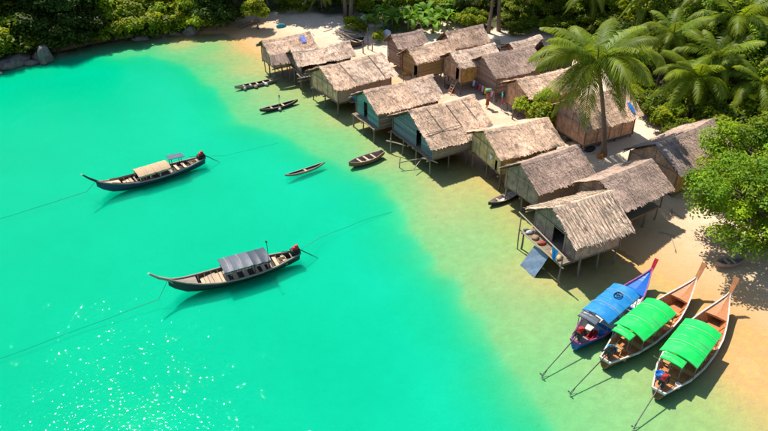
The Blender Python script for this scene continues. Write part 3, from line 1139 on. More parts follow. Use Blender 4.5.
# ladders
def ladder(label, base, top_, w):
    base, top_ = Vector(base), Vector(top_)
    d = top_ - base
    side = d.cross(Vector((0, 0, 1))).normalized() * w / 2
    t = thing('ladder', label, 'ladder', base, 0)
    for s in (-1, 1):
        pole('rail', side * s, d + side * s, 0.035, t, PALE_POLE_MESH)
    for k in range(6):
        q = d * ((k + 0.6) / 6.3)
        pole('rung', q - side * 1.1, q + side * 1.1, 0.026, t, PALE_POLE_MESH)
    return t


def hut_ladder(label, info, y, run=0.9):
    b = loc2world(info, (info['x0'] - run, y, 0))
    b.z = ground_z(b.x, b.y) - 0.05
    ladder(label, b, loc2world(info, (info['x0'] - 0.06, y, info['zf'] + 0.3)), 0.5)


hut_ladder('pale pole ladder leaning at the doorway of the pale thatch hut', I13, -0.72)
hut_ladder('pole ladder leaning on the orange tan plank hut', I11, -0.8, 0.7)

# hanging cyan and red cloths by the pale pinkish hut
p = loc2world(I15, (I15['x0'] - 0.5, 1.75, 0))
cloth('cyan_cloth', 'cyan cloth hanging on a post beside the pale pinkish hut', (0.05, 0.5, 0.6), 0.6, 0.4, (p.x, p.y, ground_z(p.x, p.y) + 1.75), I15['g'] + 1.2, 81)
cloth('red_cloth', 'red cloth hanging below the cyan cloth by the pale pinkish hut', (0.55, 0.05, 0.06), 0.45, 0.65, (p.x + 0.02, p.y - 0.06, ground_z(p.x, p.y) + 1.35), I15['g'] + 1.2, 82)
m = MB()
m.tube([(0, 0, -0.2), (0.03, 0, 1.9)], 0.035, 6)
o = m.build('post', M_POLE_PALE)
o.location = (p.x, p.y + 0.05, ground_z(p.x, p.y))
tag(o, 'thin post carrying the cyan and red cloths', 'post')

# ------------------------------------------------------------------ boats
M_ORANGE = mat('orange_varnished_wood', (0.50, 0.20, 0.075), 0.5, 0.3, 4, 0.25, (1, 5, 1), spec=0.4)
M_ORANGE_PLANK = mat('orange_plank', (0.56, 0.26, 0.09), 0.6, 0.3, 4, 0.25, (5, 1, 1), objvar=0.2)
M_WHITE = flat('white_paint', (0.62, 0.58, 0.52), 0.55, 0.2, stain=((0.36, 0.27, 0.19), 2.5))
M_HULL_DARK = flat('black_hull', (0.035, 0.04, 0.045), 0.5, 0.3)
M_HULL_NAVY = flat('navy_hull', (0.03, 0.06, 0.11), 0.5, 0.3)
M_HULL_BROWN = mat('brown_hull', (0.26, 0.12, 0.06), 0.6, 0.3, 4, 0.2)
M_BLUE_PAINT = flat('blue_paint', (0.005, 0.12, 0.46), 0.4, 0.15)
M_RED_PAINT = flat('red_paint', (0.55, 0.02, 0.04), 0.4, 0.15)
M_MAGENTA = flat('magenta_rail', (0.26, 0.05, 0.20), 0.5)
M_GREYWOOD = mat('grey_boat_wood', (0.30, 0.24, 0.19), 0.8, 0.3, 4, 0.3, (1, 6, 1))
M_TANWOOD = mat('tan_boat_plank', (0.52, 0.38, 0.24), 0.75, 0.3, 4, 0.3, (5, 1, 1), objvar=0.2)
M_BLACK = flat('black_metal', (0.02, 0.02, 0.022), 0.45, 0.2)
M_STEEL = flat('steel', (0.22, 0.22, 0.22), 0.4, 0.2, metallic=0.6)
M_TARP_GREEN = flat('green_tarpaulin', (0.008, 0.62, 0.09), 0.36, 0.14, 0.5, spec=0.5, bump_scale=2.5, bump_dist=0.06, stain=((0.05, 0.52, 0.12), 1.6))
M_TARP_BLUE = flat('blue_tarpaulin', (0.015, 0.22, 0.52), 0.42, 0.16, 0.5, spec=0.5, bump_scale=2.5, bump_dist=0.06, stain=((0.06, 0.27, 0.5), 1.6))
M_TARP_GREY = flat('grey_blue_tarpaulin', (0.10, 0.115, 0.135), 0.5, 0.12, 0.25)
M_TARP_SLATE = flat('slate_tarpaulin', (0.045, 0.06, 0.08), 0.5, 0.12, 0.25)
M_TARP_TAN = mat('tan_matting', (0.50, 0.34, 0.19), 0.8, 0.2, 5, 0.3, (8, 1, 1))
M_PANEL = flat('dark_panel', (0.10, 0.13, 0.17), 0.35, 0.2)
M_RED = flat('red_plastic', (0.5, 0.02, 0.02), 0.45)
M_BLUEDRUM = flat('blue_drum', (0.02, 0.16, 0.5), 0.4)
M_CYAN = flat('cyan_plastic', (0.03, 0.36, 0.55), 0.4)

TS = np.array([0, .08, .2, .35, .5, .65, .78, .88, .95, 1.0])
HB = np.array([.30, .50, .80, .97, 1.0, .90, .66, .38, .16, .02])
SH = np.array([.66, .60, .53, .50, .50, .56, .72, .95, 1.18, 1.42])
KE = np.array([.02, -.12, -.22, -.26, -.27, -.25, -.18, .02, .38, .85])


def boat_hull(t, L, B, hullm, innerm, railm, n=26, sheer_k=1.0, floor=0.13, stripe=None):
    def at_t(q):
        return np.interp(q, TS, HB) * B / 2, np.interp(q, TS, SH) * sheer_k, np.interp(q, TS, KE)
    ts = np.linspace(0, 1, n)
    ks = [0, .1, .3, .6, 1.0]
    out, inn, fl = [], [], []
    for q in ts:
        hb, sh, ke = at_t(q)
        x = -L / 2 + L * q
        sec = [(hb * k ** .5, ke + (sh - ke) * k ** 1.3) for k in ks]
        out.append([Vector((x, -y, z)) for y, z in sec[::-1]] + [Vector((x, y, z)) for y, z in sec[1:]])
        zf = max(floor, ke + 0.08)
        kf = ((zf - ke) / (sh - ke)) ** (1 / 1.3) if sh > zf else 1
        yf = max(0.01, hb * min(1, kf) ** .5 - 0.07)
        yi = max(0.012, hb - 0.045)
        inn.append((Vector((x, -yi, sh)), Vector((x, -yf, min(zf, sh - .03))), Vector((x, yf, min(zf, sh - .03))), Vector((x, yi, sh))))
    m = MB()
    m.grid(out)
    m.poly(out[0][::-1])
    hull = m.build('hull', hullm, t, True)
    m = MB()
    m.grid([list(r) for r in inn], flip=True)
    m.poly(list(inn[0]))
    m.build('inner_hull', innerm, t)
    # gunwale rail on both sides, and the transom cap
    for s in (0, 1):
        m = MB()
        pts = [(r[-1] if s else r[0]) for r in out]
        ipts = [(r[3] if s else r[0]) for r in inn]
        sg = 1 if s else -1
        P = []
        for o_, i_ in zip(pts, ipts):
            o2 = o_ + Vector((0, sg * 0.02, 0))
            P.append([o2 + Vector((0, 0, -0.06)), o2 + Vector((0, 0, 0.035)), i_ + Vector((0, -sg * 0.015, 0.035)), i_ + Vector((0, -sg * 0.015, -0.04))])
        m.grid(P, flip=(s == 0))
        m.build('gunwale', railm, t)
    m = MB()
    m.box((-L / 2 + 0.02, 0, out[0][0].z - 0.02), (0.10, abs(out[0][0].y) * 2 + 0.05, 0.13))
    m.build('transom', railm, t)
    return at_t


def deck(t, at_t, L, q0, q1, mt, name='foredeck', drop=0.07, n=9, gapped=False):
    m = MB()
    rows = []
    for q in np.linspace(q0, q1, n):
        hb, sh, ke = at_t(q)
        x = -L / 2 + L * q
        y = max(0.01, hb - 0.05)
        rows.append([(x, -y, sh - drop), (x, 0, sh - drop + 0.05), (x, y, sh - drop)])
    m.grid(rows, flip=True)
    m.grid([[(a, b, c - 0.04) for a, b, c in r] for r in rows])
    m.poly([rows[0][0], rows[0][1], rows[0][2], (rows[0][2][0], rows[0][2][1], rows[0][2][2] - .1), (rows[0][0][0], rows[0][0][1], rows[0][0][2] - .1)])
    return m.build(name, mt, t)


def planks_across(t, at_t, L, qs, mt, z=None, w=0.3, name='thwart', th=0.04):
    for q in qs:
        hb, sh, ke = at_t(q)
        zz_ = z if z is not None else sh - 0.14
        kf = ((zz_ - ke) / (sh - ke)) ** (1 / 1.3)
        y = hb * min(1, kf) ** .5 - 0.075
        m = MB()
        m.box((0, 0, 0), (w, 2 * y, th))
        o = m.build(name, mt, t)
        o.location = (-L / 2 + L * q, 0, zz_)


def canopy(t, x0, x1, wd, z, arch, mt, posts, postm, y0=0.0, name='canopy', tilt=0.0, hem=0.10, post_r=0.022, base_z=0.45):
    m = MB()
    nx_, ny_ = 14, 10
    rr = random.Random(int((x0 + x1) * 100))
    top = []
    for i in range(nx_ + 1):
        x = x0 + (x1 - x0) * i / nx_
        row = []
        for j in range(ny_ + 1):
            s = 2 * j / ny_ - 1
            sagx = -0.03 * math.sin(PI * ((i * posts / nx_) % 1))
            row.append(Vector((x, y0 + s * wd / 2, z + arch * (1 - s * s) + tilt * (i / nx_) + sagx * (1 + 0.3 * s) + rr.uniform(-.008, .008))))
        top.append(row)
    m.grid(top, flip=True)
    m.grid([[p - Vector((0, 0, 0.02)) for p in row] for row in top])
    for j in (0, ny_):
        e = [row[j] for row in top]
        d = [p - Vector((0, 0, hem + rr.uniform(-0.02, 0.03))) for p in e]
        m.grid([e, d], flip=(j == 0))
    for i in (0, nx_):
        e = top[i]
        m.grid([e, [p - Vector((0, 0, 0.06)) for p in e]], flip=(i != 0))
    c = m.build(name, mt, t, True)
    for k in range(1, max(2, posts)):
        i = round(nx_ * k / max(2, posts))
        m = MB()
        m.tube([top[i][j] + Vector((0, 0, .006)) for j in range(ny_ + 1)], .014, 5)
        m.build('seam', mt, c)
    if x1 - x0 > 1.5:
        for k in (0.33, 0.8):
            i = round(nx_ * k)
            m = MB()
            m.tube([top[i][0] + Vector((0, -.01, -.35)), top[i][0] + Vector((0, -.005, .02))] + [top[i][j] + Vector((.02 * math.sin(j), 0, .018)) for j in range(1, ny_)]
                   + [top[i][ny_] + Vector((0, .005, .02)), top[i][ny_] + Vector((0, .01, -.35))], .012, 5)
            m.build('lashing_rope', M_ROPE_PALE, c)
    for i in range(posts):
        x = x0 + 0.12 + (x1 - x0 - 0.24) * i / max(1, posts - 1)
        for s in (-1, 1):
            m = MB()
            m.tube([(x, y0 + s * (wd / 2 - 0.06), base_z), (x, y0 + s * (wd / 2 - 0.05), z + tilt * i / max(1, posts - 1) + 0.01)], post_r, 6)
            m.build('canopy_post', postm, t)
        m = MB()
        m.tube([(x, y0 + s2 * (wd / 2 - 0.05), z + arch * (1 - s2 * s2) - 0.05 + tilt * i / max(1, posts - 1)) for s2 in np.linspace(-1, 1, 7)], 0.016, 5)
        m.build('canopy_hoop', postm, t)
    return c


def engine(t, x, z, shaft_end, cover, cz=0.30):
    """car engine on a pivot with the long shaft to a small propeller"""
    m = MB()
    m.box((x + 0.05, 0, z + 0.22), (0.62, 0.36, 0.34), None, None, 0.85)
    m.box((x + 0.32, 0, z + 0.16), (0.16, 0.42, 0.42), None, None, 0.9)
    for k in range(4):
        m.tube([(x - 0.14 + 0.13 * k, 0.17, z + 0.26), (x - 0.14 + 0.13 * k, 0.30, z + 0.20), (x - 0.2 + 0.13 * k, 0.33, z + 0.06)], 0.028, 6)
    m.tube([(x, 0, z - 0.35), (x, 0, z + 0.08)], 0.06, 8)
    m.tube([(x + 0.3, 0, z + 0.25), (x + 0.75, 0.05, z + 0.42), (x + 1.05, 0.06, z + 0.46)], 0.022, 6)
    e = m.build('engine', M_BLACK, t)
    m = MB()
    m.box((x + 0.06, 0, z + 0.46), (0.5, 0.26, 0.16), None, None, 0.75)
    m.lathe([(0.12, 0), (0.13, 0.05), (0.10, 0.12), (0.02, 0.13)], 10, (x - 0.02, 0, z + 0.53))
    m.build('engine_cover', cover, e)
    m = MB()
    A = Vector((x - 0.25, 0, z + 0.2))
    B = Vector(shaft_end)
    m.tube([A, A.lerp(B, 0.5), B], [0.035, 0.03, 0.026], 7)
    m.build('propeller_shaft', M_BLACK, t)
    m = MB()
    d = (B - A).normalized()
    sx = d.cross(Vector((0, 0, 1))).normalized()
    uz = sx.cross(d)
    for k in range(3):
        an = k * 2 * PI / 3 + 0.4
        u = sx * math.cos(an) + uz * math.sin(an)
        w_ = d.cross(u)
        m.poly([B + w_ * 0.03, B + u * 0.10 + w_ * 0.075 + d * 0.03, B + u * 0.17 + d * 0.02, B + u * 0.10 - w_ * 0.06 - d * 0.03, B - w_ * 0.03])
    m.tube([B - d * 0.06, B + d * 0.08], [0.045, 0.03], 8)
    m.build('propeller', M_STEEL, t)
    m = MB()
    m.tube([B - d * 0.5, B - d * 0.25 - uz * 0.16, B + d * 0.10 - uz * 0.22], 0.016, 5)
    m.build('skeg', M_BLACK, t)
    return e


def prow(t, L, mt, pts, widths, thick, tip=None, name='prow_post'):
    m = MB()
    rows = []
    for i, (p, w_) in enumerate(zip(pts, widths)):
        p = Vector(p)
        a = Vector(pts[min(i + 1, len(pts) - 1)]) - Vector(pts[max(i - 1, 0)])
        a.normalize()
        nrm = Vector((-a.z, 0, a.x))
        h = thick[i] / 2
        rows.append([p + Vector((0, -w_ / 2, 0)) + nrm * h, p + Vector((0, w_ / 2, 0)) + nrm * h, p + Vector((0, w_ / 2, 0)) - nrm * h, p + Vector((0, -w_ / 2, 0)) - nrm * h,
                     p + Vector((0, -w_ / 2, 0)) + nrm * h])
    m.grid(rows)
    m.poly(rows[0][:4])
    m.poly(rows[-1][:4][::-1])
    o = m.build(name, mt, t)
    if tip:
        m = MB()
        a, b = Vector(pts[-2]), Vector(pts[-1])
        d = (b - a).normalized()
        m.tube([b - d * 0.02, b + d * 0.10], [widths[-1] * 0.75, widths[-1] * 0.6], 8)
        m.build('prow_tip', tip, o)
    return o


def boat_at(label, stern_px, bow_px, extra=0.6, group='longtail boats'):
    a, b = at(*stern_px), at(*bow_px)
    d = b - a
    L = d.length + extra
    rz = math.atan2(d.y, d.x)
    c = (a + b) / 2 + d.normalized() * extra * 0.25
    t = thing('longtail_boat', label, 'boat', (c.x, c.y, 0), rz, group)
    return t, L, (c, rz)


def in_boat(o, info, p, rz=0.0):
    c, g = info
    o.location = (c.x + math.cos(g) * p[0] - math.sin(g) * p[1], c.y + math.sin(g) * p[0] + math.cos(g) * p[1], p[2])
    o.rotation_euler = (0, 0, g + rz)
    return o


def drum(name, label, mt, r_, h, cat='drum', group=None):
    m = MB()
    m.lathe([(r_ * .9, 0), (r_, .03), (r_, h * .45), (r_ * 1.05, h * .48), (r_, h * .52), (r_, h * .94), (r_ * 1.06, h * .95), (r_ * 1.06, h), (r_ * .9, h), (r_ * .88, h * .8), (.01, h * .8)], 14)
    return tag(m.build(name, mt, None, True), label, cat, group)


def crate(name, label, mt, s, cat='crate'):
    m = MB()
    x, y, z = s
    m.box((0, 0, .02), (x, y, .04))
    for sx, sy, a, b in ((0, y / 2 - .015, x, .03), (0, -y / 2 + .015, x, .03), (x / 2 - .015, 0, .03, y - .062), (-x / 2 + .015, 0, .03, y - .062)):
        for k in range(3):
            m.box((sx, sy, .05 + z * (k + .5) / 3 - .02), (a, b, z / 3 * .8))
    return tag(m.build(name, mt), label, cat)


def coil(label, mt, r_=0.28, turns=4):
    m = MB()
    pts = []
    for k in range(turns * 12 + 1):
        an = 2 * PI * k / 12
        rr_ = r_ * (1 - 0.07 * k / 12) + 0.02 * math.sin(k * 1.7)
        pts.append((rr_ * math.cos(an), rr_ * math.sin(an), 0.03 + 0.035 * k / 12))
    m.tube(pts, 0.024, 5)
    return tag(m.build('rope_coil', mt), label, 'rope')


def ladder_ribs(t, at_t, L, qs, mt):
    for q in qs:
        hb, sh, ke = at_t(q)
        x = -L / 2 + L * q
        for s in (-1, 1):
            m = MB()
            kf = max(0.02, ((0.15 - ke) / (sh - ke))) ** (1 / 1.3)
            m.beam((x, s * (hb * kf ** .5 - 0.09), 0.15), (x, s * (hb - 0.1), sh - 0.05), 0.06, 0.05)
            m.build('frame_rib', mt, t)


# --- boat moored farther out, tan matting roof
tA, LA, IA = boat_at('dark longtail boat with tan matting roof and white posts moored offshore', (203, 163), (105, 193))
fA = boat_hull(tA, LA, 1.75, M_HULL_NAVY, M_DARKWOOD, M_GREYWOOD, sheer_k=0.95, floor=0.22)
tA.location.z = -0.10
deck(tA, fA, LA, 0.80, 0.985, M_TANWOOD)
deck(tA, fA, LA, 0.0, 0.08, M_GREYWOOD, 'stern_deck')
planks_across(tA, fA, LA, (0.13, 0.2, 0.27, 0.34), M_TANWOOD, None, 0.22)
planks_across(tA, fA, LA, (0.70, 0.73, 0.76), M_TANWOOD, 0.42, 0.22)
planks_across(tA, fA, LA, (0.45, 0.52, 0.60, 0.66), M_GREYWOOD, None, 0.14)
ladder_ribs(tA, fA, LA, np.linspace(0.15, 0.75, 13), M_TANWOOD)
canopy(tA, -1.3, 1.35, 1.5, 1.0, 0.16, M_TARP_TAN, 4, M_WHITE, post_r=0.035)
m = MB()
for s in (-1, 1):
    m.tube([(-2.4, s * 0.3, 0.4), (-2.35, s * 0.3, 1.45)], 0.025, 6)
    m.tube([(-1.6, s * 0.3, 0.4), (-1.55, s * 0.3, 1.48)], 0.025, 6)
m.build('panel_frame', M_BLACK, tA)
m = MB()
m.box((-2.0, 0.05, 1.48), (1.3, 0.8, 0.04), Matrix.Rotation(-0.08, 3, 'Y'))
m.build('flat_roof_panel', M_PANEL, tA)
prow(tA, LA, M_HULL_DARK, [(LA / 2 - .35, 0, 1.0), (LA / 2 + .0, 0, 1.35), (LA / 2 + .45, 0, 1.75), (LA / 2 + .8, 0, 2.15)], [.12, .12, .10, .09], [.22, .18, .14, .10], M_WHITE)
m = MB()
for s in (-1,):
    m.grid([[(x, s * np.interp((x + LA / 2) / LA, TS, HB) * 0.84, np.interp((x + LA / 2) / LA, TS, SH) * 0.95 - 0.02) for x in np.linspace(0.3, 3.3, 10)],
            [(x, s * np.interp((x + LA / 2) / LA, TS, HB) * 0.82, np.interp((x + LA / 2) / LA, TS, SH) * 0.95 + 0.10) for x in np.linspace(0.3, 3.3, 10)]])
for s in (1,):
    m.grid([[(x, s * np.interp((x + LA / 2) / LA, TS, HB) * 0.80, np.interp((x + LA / 2) / LA, TS, SH) * 0.95 - 0.10) for x in np.linspace(0.3, 3.3, 10)],
            [(x, s * np.interp((x + LA / 2) / LA, TS, HB) * 0.80, np.interp((x + LA / 2) / LA, TS, SH) * 0.95 + 0.09) for x in np.linspace(0.3, 3.3, 10)]])
m.build('red_inner_strake', M_RED_PAINT, tA)
engine(tA, -LA / 2 + 0.15, 0.55, (-LA / 2 - 1.6, 0, -0.55), M_RED)
in_boat(crate('wooden_crate', 'pale wooden crate at the stern of the tan roofed boat', M_TANWOOD, (0.6, 0.5, 0.3)), IA, (-LA / 2 + 1.0, 0.05, 0.13))

# --- boat moored nearer, two tone grey roof
tB, LB, IB = boat_at('black longtail boat with two tone grey roof moored offshore', (297, 259), (178, 293))
fB = boat_hull(tB, LB, 1.8, M_HULL_DARK, M_DARKWOOD, M_GREYWOOD, sheer_k=0.98, floor=0.22)
tB.location.z = -0.10
deck(tB, fB, LB, 0.80, 0.985, M_GREYWOOD)
deck(tB, fB, LB, 0.0, 0.07, M_GREYWOOD, 'stern_deck')
planks_across(tB, fB, LB, (0.125, 0.19, 0.25, 0.30), M_TANWOOD, None, 0.24)
planks_across(tB, fB, LB, (0.665, 0.695, 0.725, 0.755), M_TANWOOD, 0.40, 0.23)
planks_across(tB, fB, LB, (0.585, 0.612, 0.64), M_TANWOOD, 0.32, 0.2)
planks_across(tB, fB, LB, (0.36, 0.44, 0.52), M_TANWOOD, None, 0.3)
ladder_ribs(tB, fB, LB, np.linspace(0.12, 0.78, 14), M_TANWOOD)
canopy(tB, -0.95, 0.95, 1.62, 1.25, 0.08, M_TARP_GREY, 3, M_BLACK)
canopy(tB, -2.15, -0.92, 1.6, 1.22, 0.08, M_TARP_SLATE, 2, M_BLACK, name='rear_canopy')
prow(tB, LB, M_GREYWOOD, [(LB / 2 - .35, 0, 1.0), (LB / 2 + .0, 0, 1.35), (LB / 2 + .5, 0, 1.65), (LB / 2 + .95, 0, 2.1)], [.16, .14, .11, .10], [.22, .18, .14, .10], M_WHITE)
engine(tB, -LB / 2 + 0.15, 0.6, (-LB / 2 - 1.6, 0, -0.55), M_RED)
m = MB()
m.tube([(-2.0, 0.7, 0.4), (-2.0, 0.7, 2.6)], 0.02, 5)
m.tube([(-2.0, 0.7, 2.6), (-1.95, 0.7, 2.72)], 0.06, 6)
m.build('lamp_mast', M_BLACK, tB)
in_boat(crate('wooden_crate', 'pale wooden crate at the stern of the grey roofed boat', M_TANWOOD, (0.55, 0.5, 0.35)), IB, (-LB / 2 + 1.25, 0.2, 0.13))

# --- blue boat at the beach
tC, LC, IC = boat_at('blue longtail boat with blue tarpaulin roof and red prow at the beach', (575, 349), (645, 288))
fC = boat_hull(tC, LC, 2.05, M_BLUE_PAINT, M_WHITE, M_MAGENTA, sheer_k=1.0)
deck(tC, fC, LC, 0.755, 0.985, M_BLUE_PAINT)
deck(tC, fC, LC, 0.0, 0.10, M_GREYWOOD, 'stern_deck')
planks_across(tC, fC, LC, (0.12, 0.155, 0.19), M_TANWOOD, 0.30, 0.24)
planks_across(tC, fC, LC, (0.30, 0.45, 0.6), M_BLUE_PAINT, None, 0.26)
planks_across(tC, fC, LC, (0.64, 0.68, 0.72), M_WHITE, 0.40, 0.30)
canopy(tC, -2.45, 1.05, 1.75, 1.42, 0.24, M_TARP_BLUE, 4, M_STEEL)
canopy(tC, -3.0, -2.42, 1.15, 1.36, 0.05, M_TARP_GREY, 2, M_STEEL, 0.22, 'awning', 0.05)
m = MB()
pts = [(-0.1 + 0.30 * math.cos(a) - 0.0, -0.05 + 0.22 * math.sin(a), 1.69 + (0.0 if math.sin(a) < 0 else -0.01)) for a in np.linspace(0, 2 * PI, 25)]
m.tube(pts, 0.03, 5, cap=False)
m.tube([(-0.1 + 0.1 * math.cos(a), -0.05 + 0.1 * math.sin(a), 1.70) for a in np.linspace(0, 2 * PI, 13)], 0.025, 5, cap=False)
in_boat(tag(m.build('rope_ring', M_BLACK), 'black ring of hose lying on the blue tarpaulin roof', 'ring'), IC, (0, 0, 0))
prow(tC, LC, M_RED_PAINT, [(LC / 2 - .45, 0, 0.95), (LC / 2 - .05, 0, 1.35), (LC / 2 + .1, 0, 1.65), (LC / 2 + .25, 0, 1.95)], [.16, .18, .22, .24], [.16, .13, .10, .08])
engine(tC, -LC / 2 + 0.35, 0.85, (-LC / 2 - 3.0, 0.05, 0.12), M_RED)
in_boat(crate('red_crate', 'red crate behind the roof of the blue boat', M_RED, (0.9, 0.32, 0.25)), IC, (-2.95, -0.28, 0.32), 0.1)
in_boat(drum('blue_drum', 'small blue drum on the stern boards of the blue boat', M_BLUEDRUM, 0.19, 0.42), IC, (-2.35, -0.55, 0.13))
in_boat(coil('dark rope coil on the stern deck of the blue boat', M_ROPE, 0.22), IC, (-LC / 2 + 1.2, 0.2, 0.32))
m = MB()
m.box((0, 0, 0.14), (0.6, 0.42, 0.28), None, None, 0.92)
m.box((0, 0, 0.3), (0.62, 0.44, 0.05))
in_boat(tag(m.build('white_box', M_WHITE), 'white cool box with lid in the bow well of the blue boat', 'box'), IC, (1.55, 0.2, 0.42), 0.2)


# --- the two green roofed boats
def green_boat(label, st, bw_, beam, rear, seed, L_extra=0.6):
    t, L, info = boat_at(label, st, bw_, L_extra)
    f = boat_hull(t, L, beam, M_HULL_BROWN, M_ORANGE, M_WHITE, sheer_k=1.0)
    deck(t, f, L, 0.80, 0.985, M_ORANGE)
    deck(t, f, L, 0.0, 0.09, M_ORANGE, 'stern_deck')
    planks_across(t, f, L, (0.10, 0.13, 0.16, 0.19), M_ORANGE_PLANK, 0.30, 0.25)
    planks_across(t, f, L, (0.27, 0.36, 0.45, 0.54), M_ORANGE_PLANK, None, 0.28)
    planks_across(t, f, L, (0.61, 0.70), M_ORANGE_PLANK, 0.38, 0.2)
    ladder_ribs(t, f, L, np.linspace(0.24, 0.8, 12), M_ORANGE_PLANK)
    c = canopy(t, rear + 0.65, 0.62, beam * 0.88, 1.45, 0.30, M_TARP_GREEN, 4, M_STEEL)
    canopy(t, rear, rear + 0.67, beam * 0.52, 1.56, 0.08, M_TARP_GREEN, 2, M_STEEL, beam * 0.06, 'rear_canopy')
    prow(t, L, M_ORANGE, [(L / 2 - .5, 0, 0.9), (L / 2 - .1, 0, 1.32), (L / 2 + .22, 0, 1.78), (L / 2 + .45, 0, 2.2)], [.18, .22, .26, .30], [.16, .13, .10, .08])
    return t, L, info, f


tD, LD, ID, fD = green_boat('longtail boat with green tarpaulin roof between the blue boat and another green one', (604, 368), (690, 296), 2.15, -3.5, 1, 0.4)
engine(tD, -LD / 2 + 0.35, 0.85, (-LD / 2 - 2.9, 0.1, 0.1), M_BLACK)
in_boat(drum('cyan_tub', 'cyan plastic tub on the stern boards beside the black engine', M_CYAN, 0.3, 0.3, 'tub'), ID, (-3.75, 0.28, 0.32))
in_boat(crate('orange_crate', 'orange crate near the stern of the middle green roofed boat', M_ORANGE_PLANK, (0.6, 0.4, 0.25)), ID, (-3.6, -0.38, 0.32), 0.3)
in_boat(drum('white_bucket', 'white bucket in the bow well of the middle green roofed boat', M_WHITE, 0.16, 0.3, 'bucket'), ID, (1.75, 0.4, 0.14))
in_boat(bundle('black_bag', 'black bag lying in the bow well of the middle green roofed boat', (0.03, 0.03, 0.035), 0.3, (0, 0, 0), 91, 0.6, 'bag'), ID, (1.3, -0.25, 0.14))
in_boat(bundle('orange_life_jacket', 'bright orange life jacket in the bow well of the middle boat', (0.75, 0.24, 0.01), 0.26, (0, 0, 0), 92, 0.6, 'life jacket'), ID, (1.9, -0.25, 0.14))
in_boat(bundle('grey_bag', 'grey bag in the bow well behind the orange life jacket', (0.28, 0.28, 0.3), 0.2, (0, 0, 0), 93, 0.6, 'bag'), ID, (1.25, 0.45, 0.14))
tE, LE, IE, fE = green_boat('longtail boat with green tarpaulin roof and red topped engine beside open wet sand', (657, 398), (722, 313), 2.35, -3.5, 2)
engine(tE, -LE / 2 + 0.4, 0.85, (-LE / 2 - 2.6, 0.0, 0.1), M_RED)
in_boat(drum('blue_drum', 'blue drum on the stern boards of the green roofed boat with red engine', M_BLUEDRUM, 0.24, 0.5), IE, (-3.8, 0.42, 0.32))
in_boat(bundle('dark_net', 'dark fishing net heap in the bow well of the boat with red engine', (0.10, 0.05, 0.05), 0.34, (0, 0, 0), 94, 0.5, 'net'), IE, (1.5, 0.1, 0.14))
in_boat(bundle('pink_bag', 'pinkish bag beside the fishing net in the bow well', (0.5, 0.22, 0.2), 0.24, (0, 0, 0), 95, 0.6, 'bag'), IE, (1.8, -0.45, 0.14))
in_boat(drum('white_bucket', 'white bucket beside the engine of the boat with red topped engine', M_WHITE, 0.14, 0.26, 'bucket'), IE, (-3.65, -0.55, 0.32))
in_boat(bundle('blue_bag', 'blue bag wedged at the bow side of the green roof', (0.03, 0.2, 0.5), 0.2, (0, 0, 0), 96, 0.7, 'bag'), IE, (0.9, 0.85, 0.42))


# --- dugout canoes and dinghies
def canoe(label, a_px, b_px, beam, mt, innerm, thw, name='dugout_canoe', z0=0.0, sheer=0.26, cat='canoe', square=False, extra=0.0, za=0.0, roll=0.0):
    a, b = at(*a_px, za), at(*b_px, za)
    d = b - a
    L = d.length + extra
    c = (a + b) / 2
    t = thing(name, label, cat, (c.x, c.y, z0), math.atan2(d.y, d.x), 'canoes and dinghies')
    n = 15
    out, inn = [], []
    for i in range(n):
        q = i / (n - 1)
        s = 2 * q - 1
        hb = beam / 2 * max(0.05, (1 - abs(s) ** 2.4)) if not (square and s < 0) else beam / 2 * max(0.5, (1 - abs(s) ** 3))
        sh = sheer + 0.16 * s * s
        ke = -0.12 + 0.30 * abs(s) ** 3.5
        x = L * s / 2
        sec = [(hb, sh), (hb * .9, ke + (sh - ke) * .45), (hb * .5, ke + .04), (0, ke)]
        out.append([Vector((x, -y, z)) for y, z in sec] + [Vector((x, y, z)) for y, z in sec[-2::-1]])
        hi_ = max(.012, hb - .045)
        zf = max(0.055, ke + .06)
        inn.append([Vector((x, -hi_, sh)), Vector((x, -hi_ * .75, min(zf, sh - .02))), Vector((x, hi_ * .75, min(zf, sh - .02))), Vector((x, hi_, sh))])
    m = MB()
    m.grid(out)
    m.poly(out[0][::-1])
    m.poly(out[-1])
    m.build('hull', mt, t, True)
    m = MB()
    m.grid(inn, flip=True)
    m.poly(inn[0])
    m.poly(inn[-1][::-1])
    m.build('inner_hull', innerm, t)
    for s in (0, -1):
        m = MB()
        sg = -1 if s == 0 else 1
        m.grid([[o_[s] + Vector((0, sg * .012, 0.0)), o_[s] + Vector((0, sg * .012, .02)), i_[s] + Vector((0, 0, .02)), i_[s] + Vector((0, 0, -.01))] for o_, i_ in zip(out, inn)], flip=(s == 0))
        m.build('gunwale', M_GREYWOOD, t)
    for q in thw:
        s = 2 * q - 1
        hb = beam / 2 * max(0.05, (1 - abs(s) ** 2.4)) - .03
        m = MB()
        m.box((0, 0, 0), (.16, 2 * hb, .025))
        o = m.build('thwart', M_TANWOOD, t)
        o.location = (L * s / 2, 0, sheer - .03 + .12 * s * s)
    t.rotation_euler.x = roll
    return t


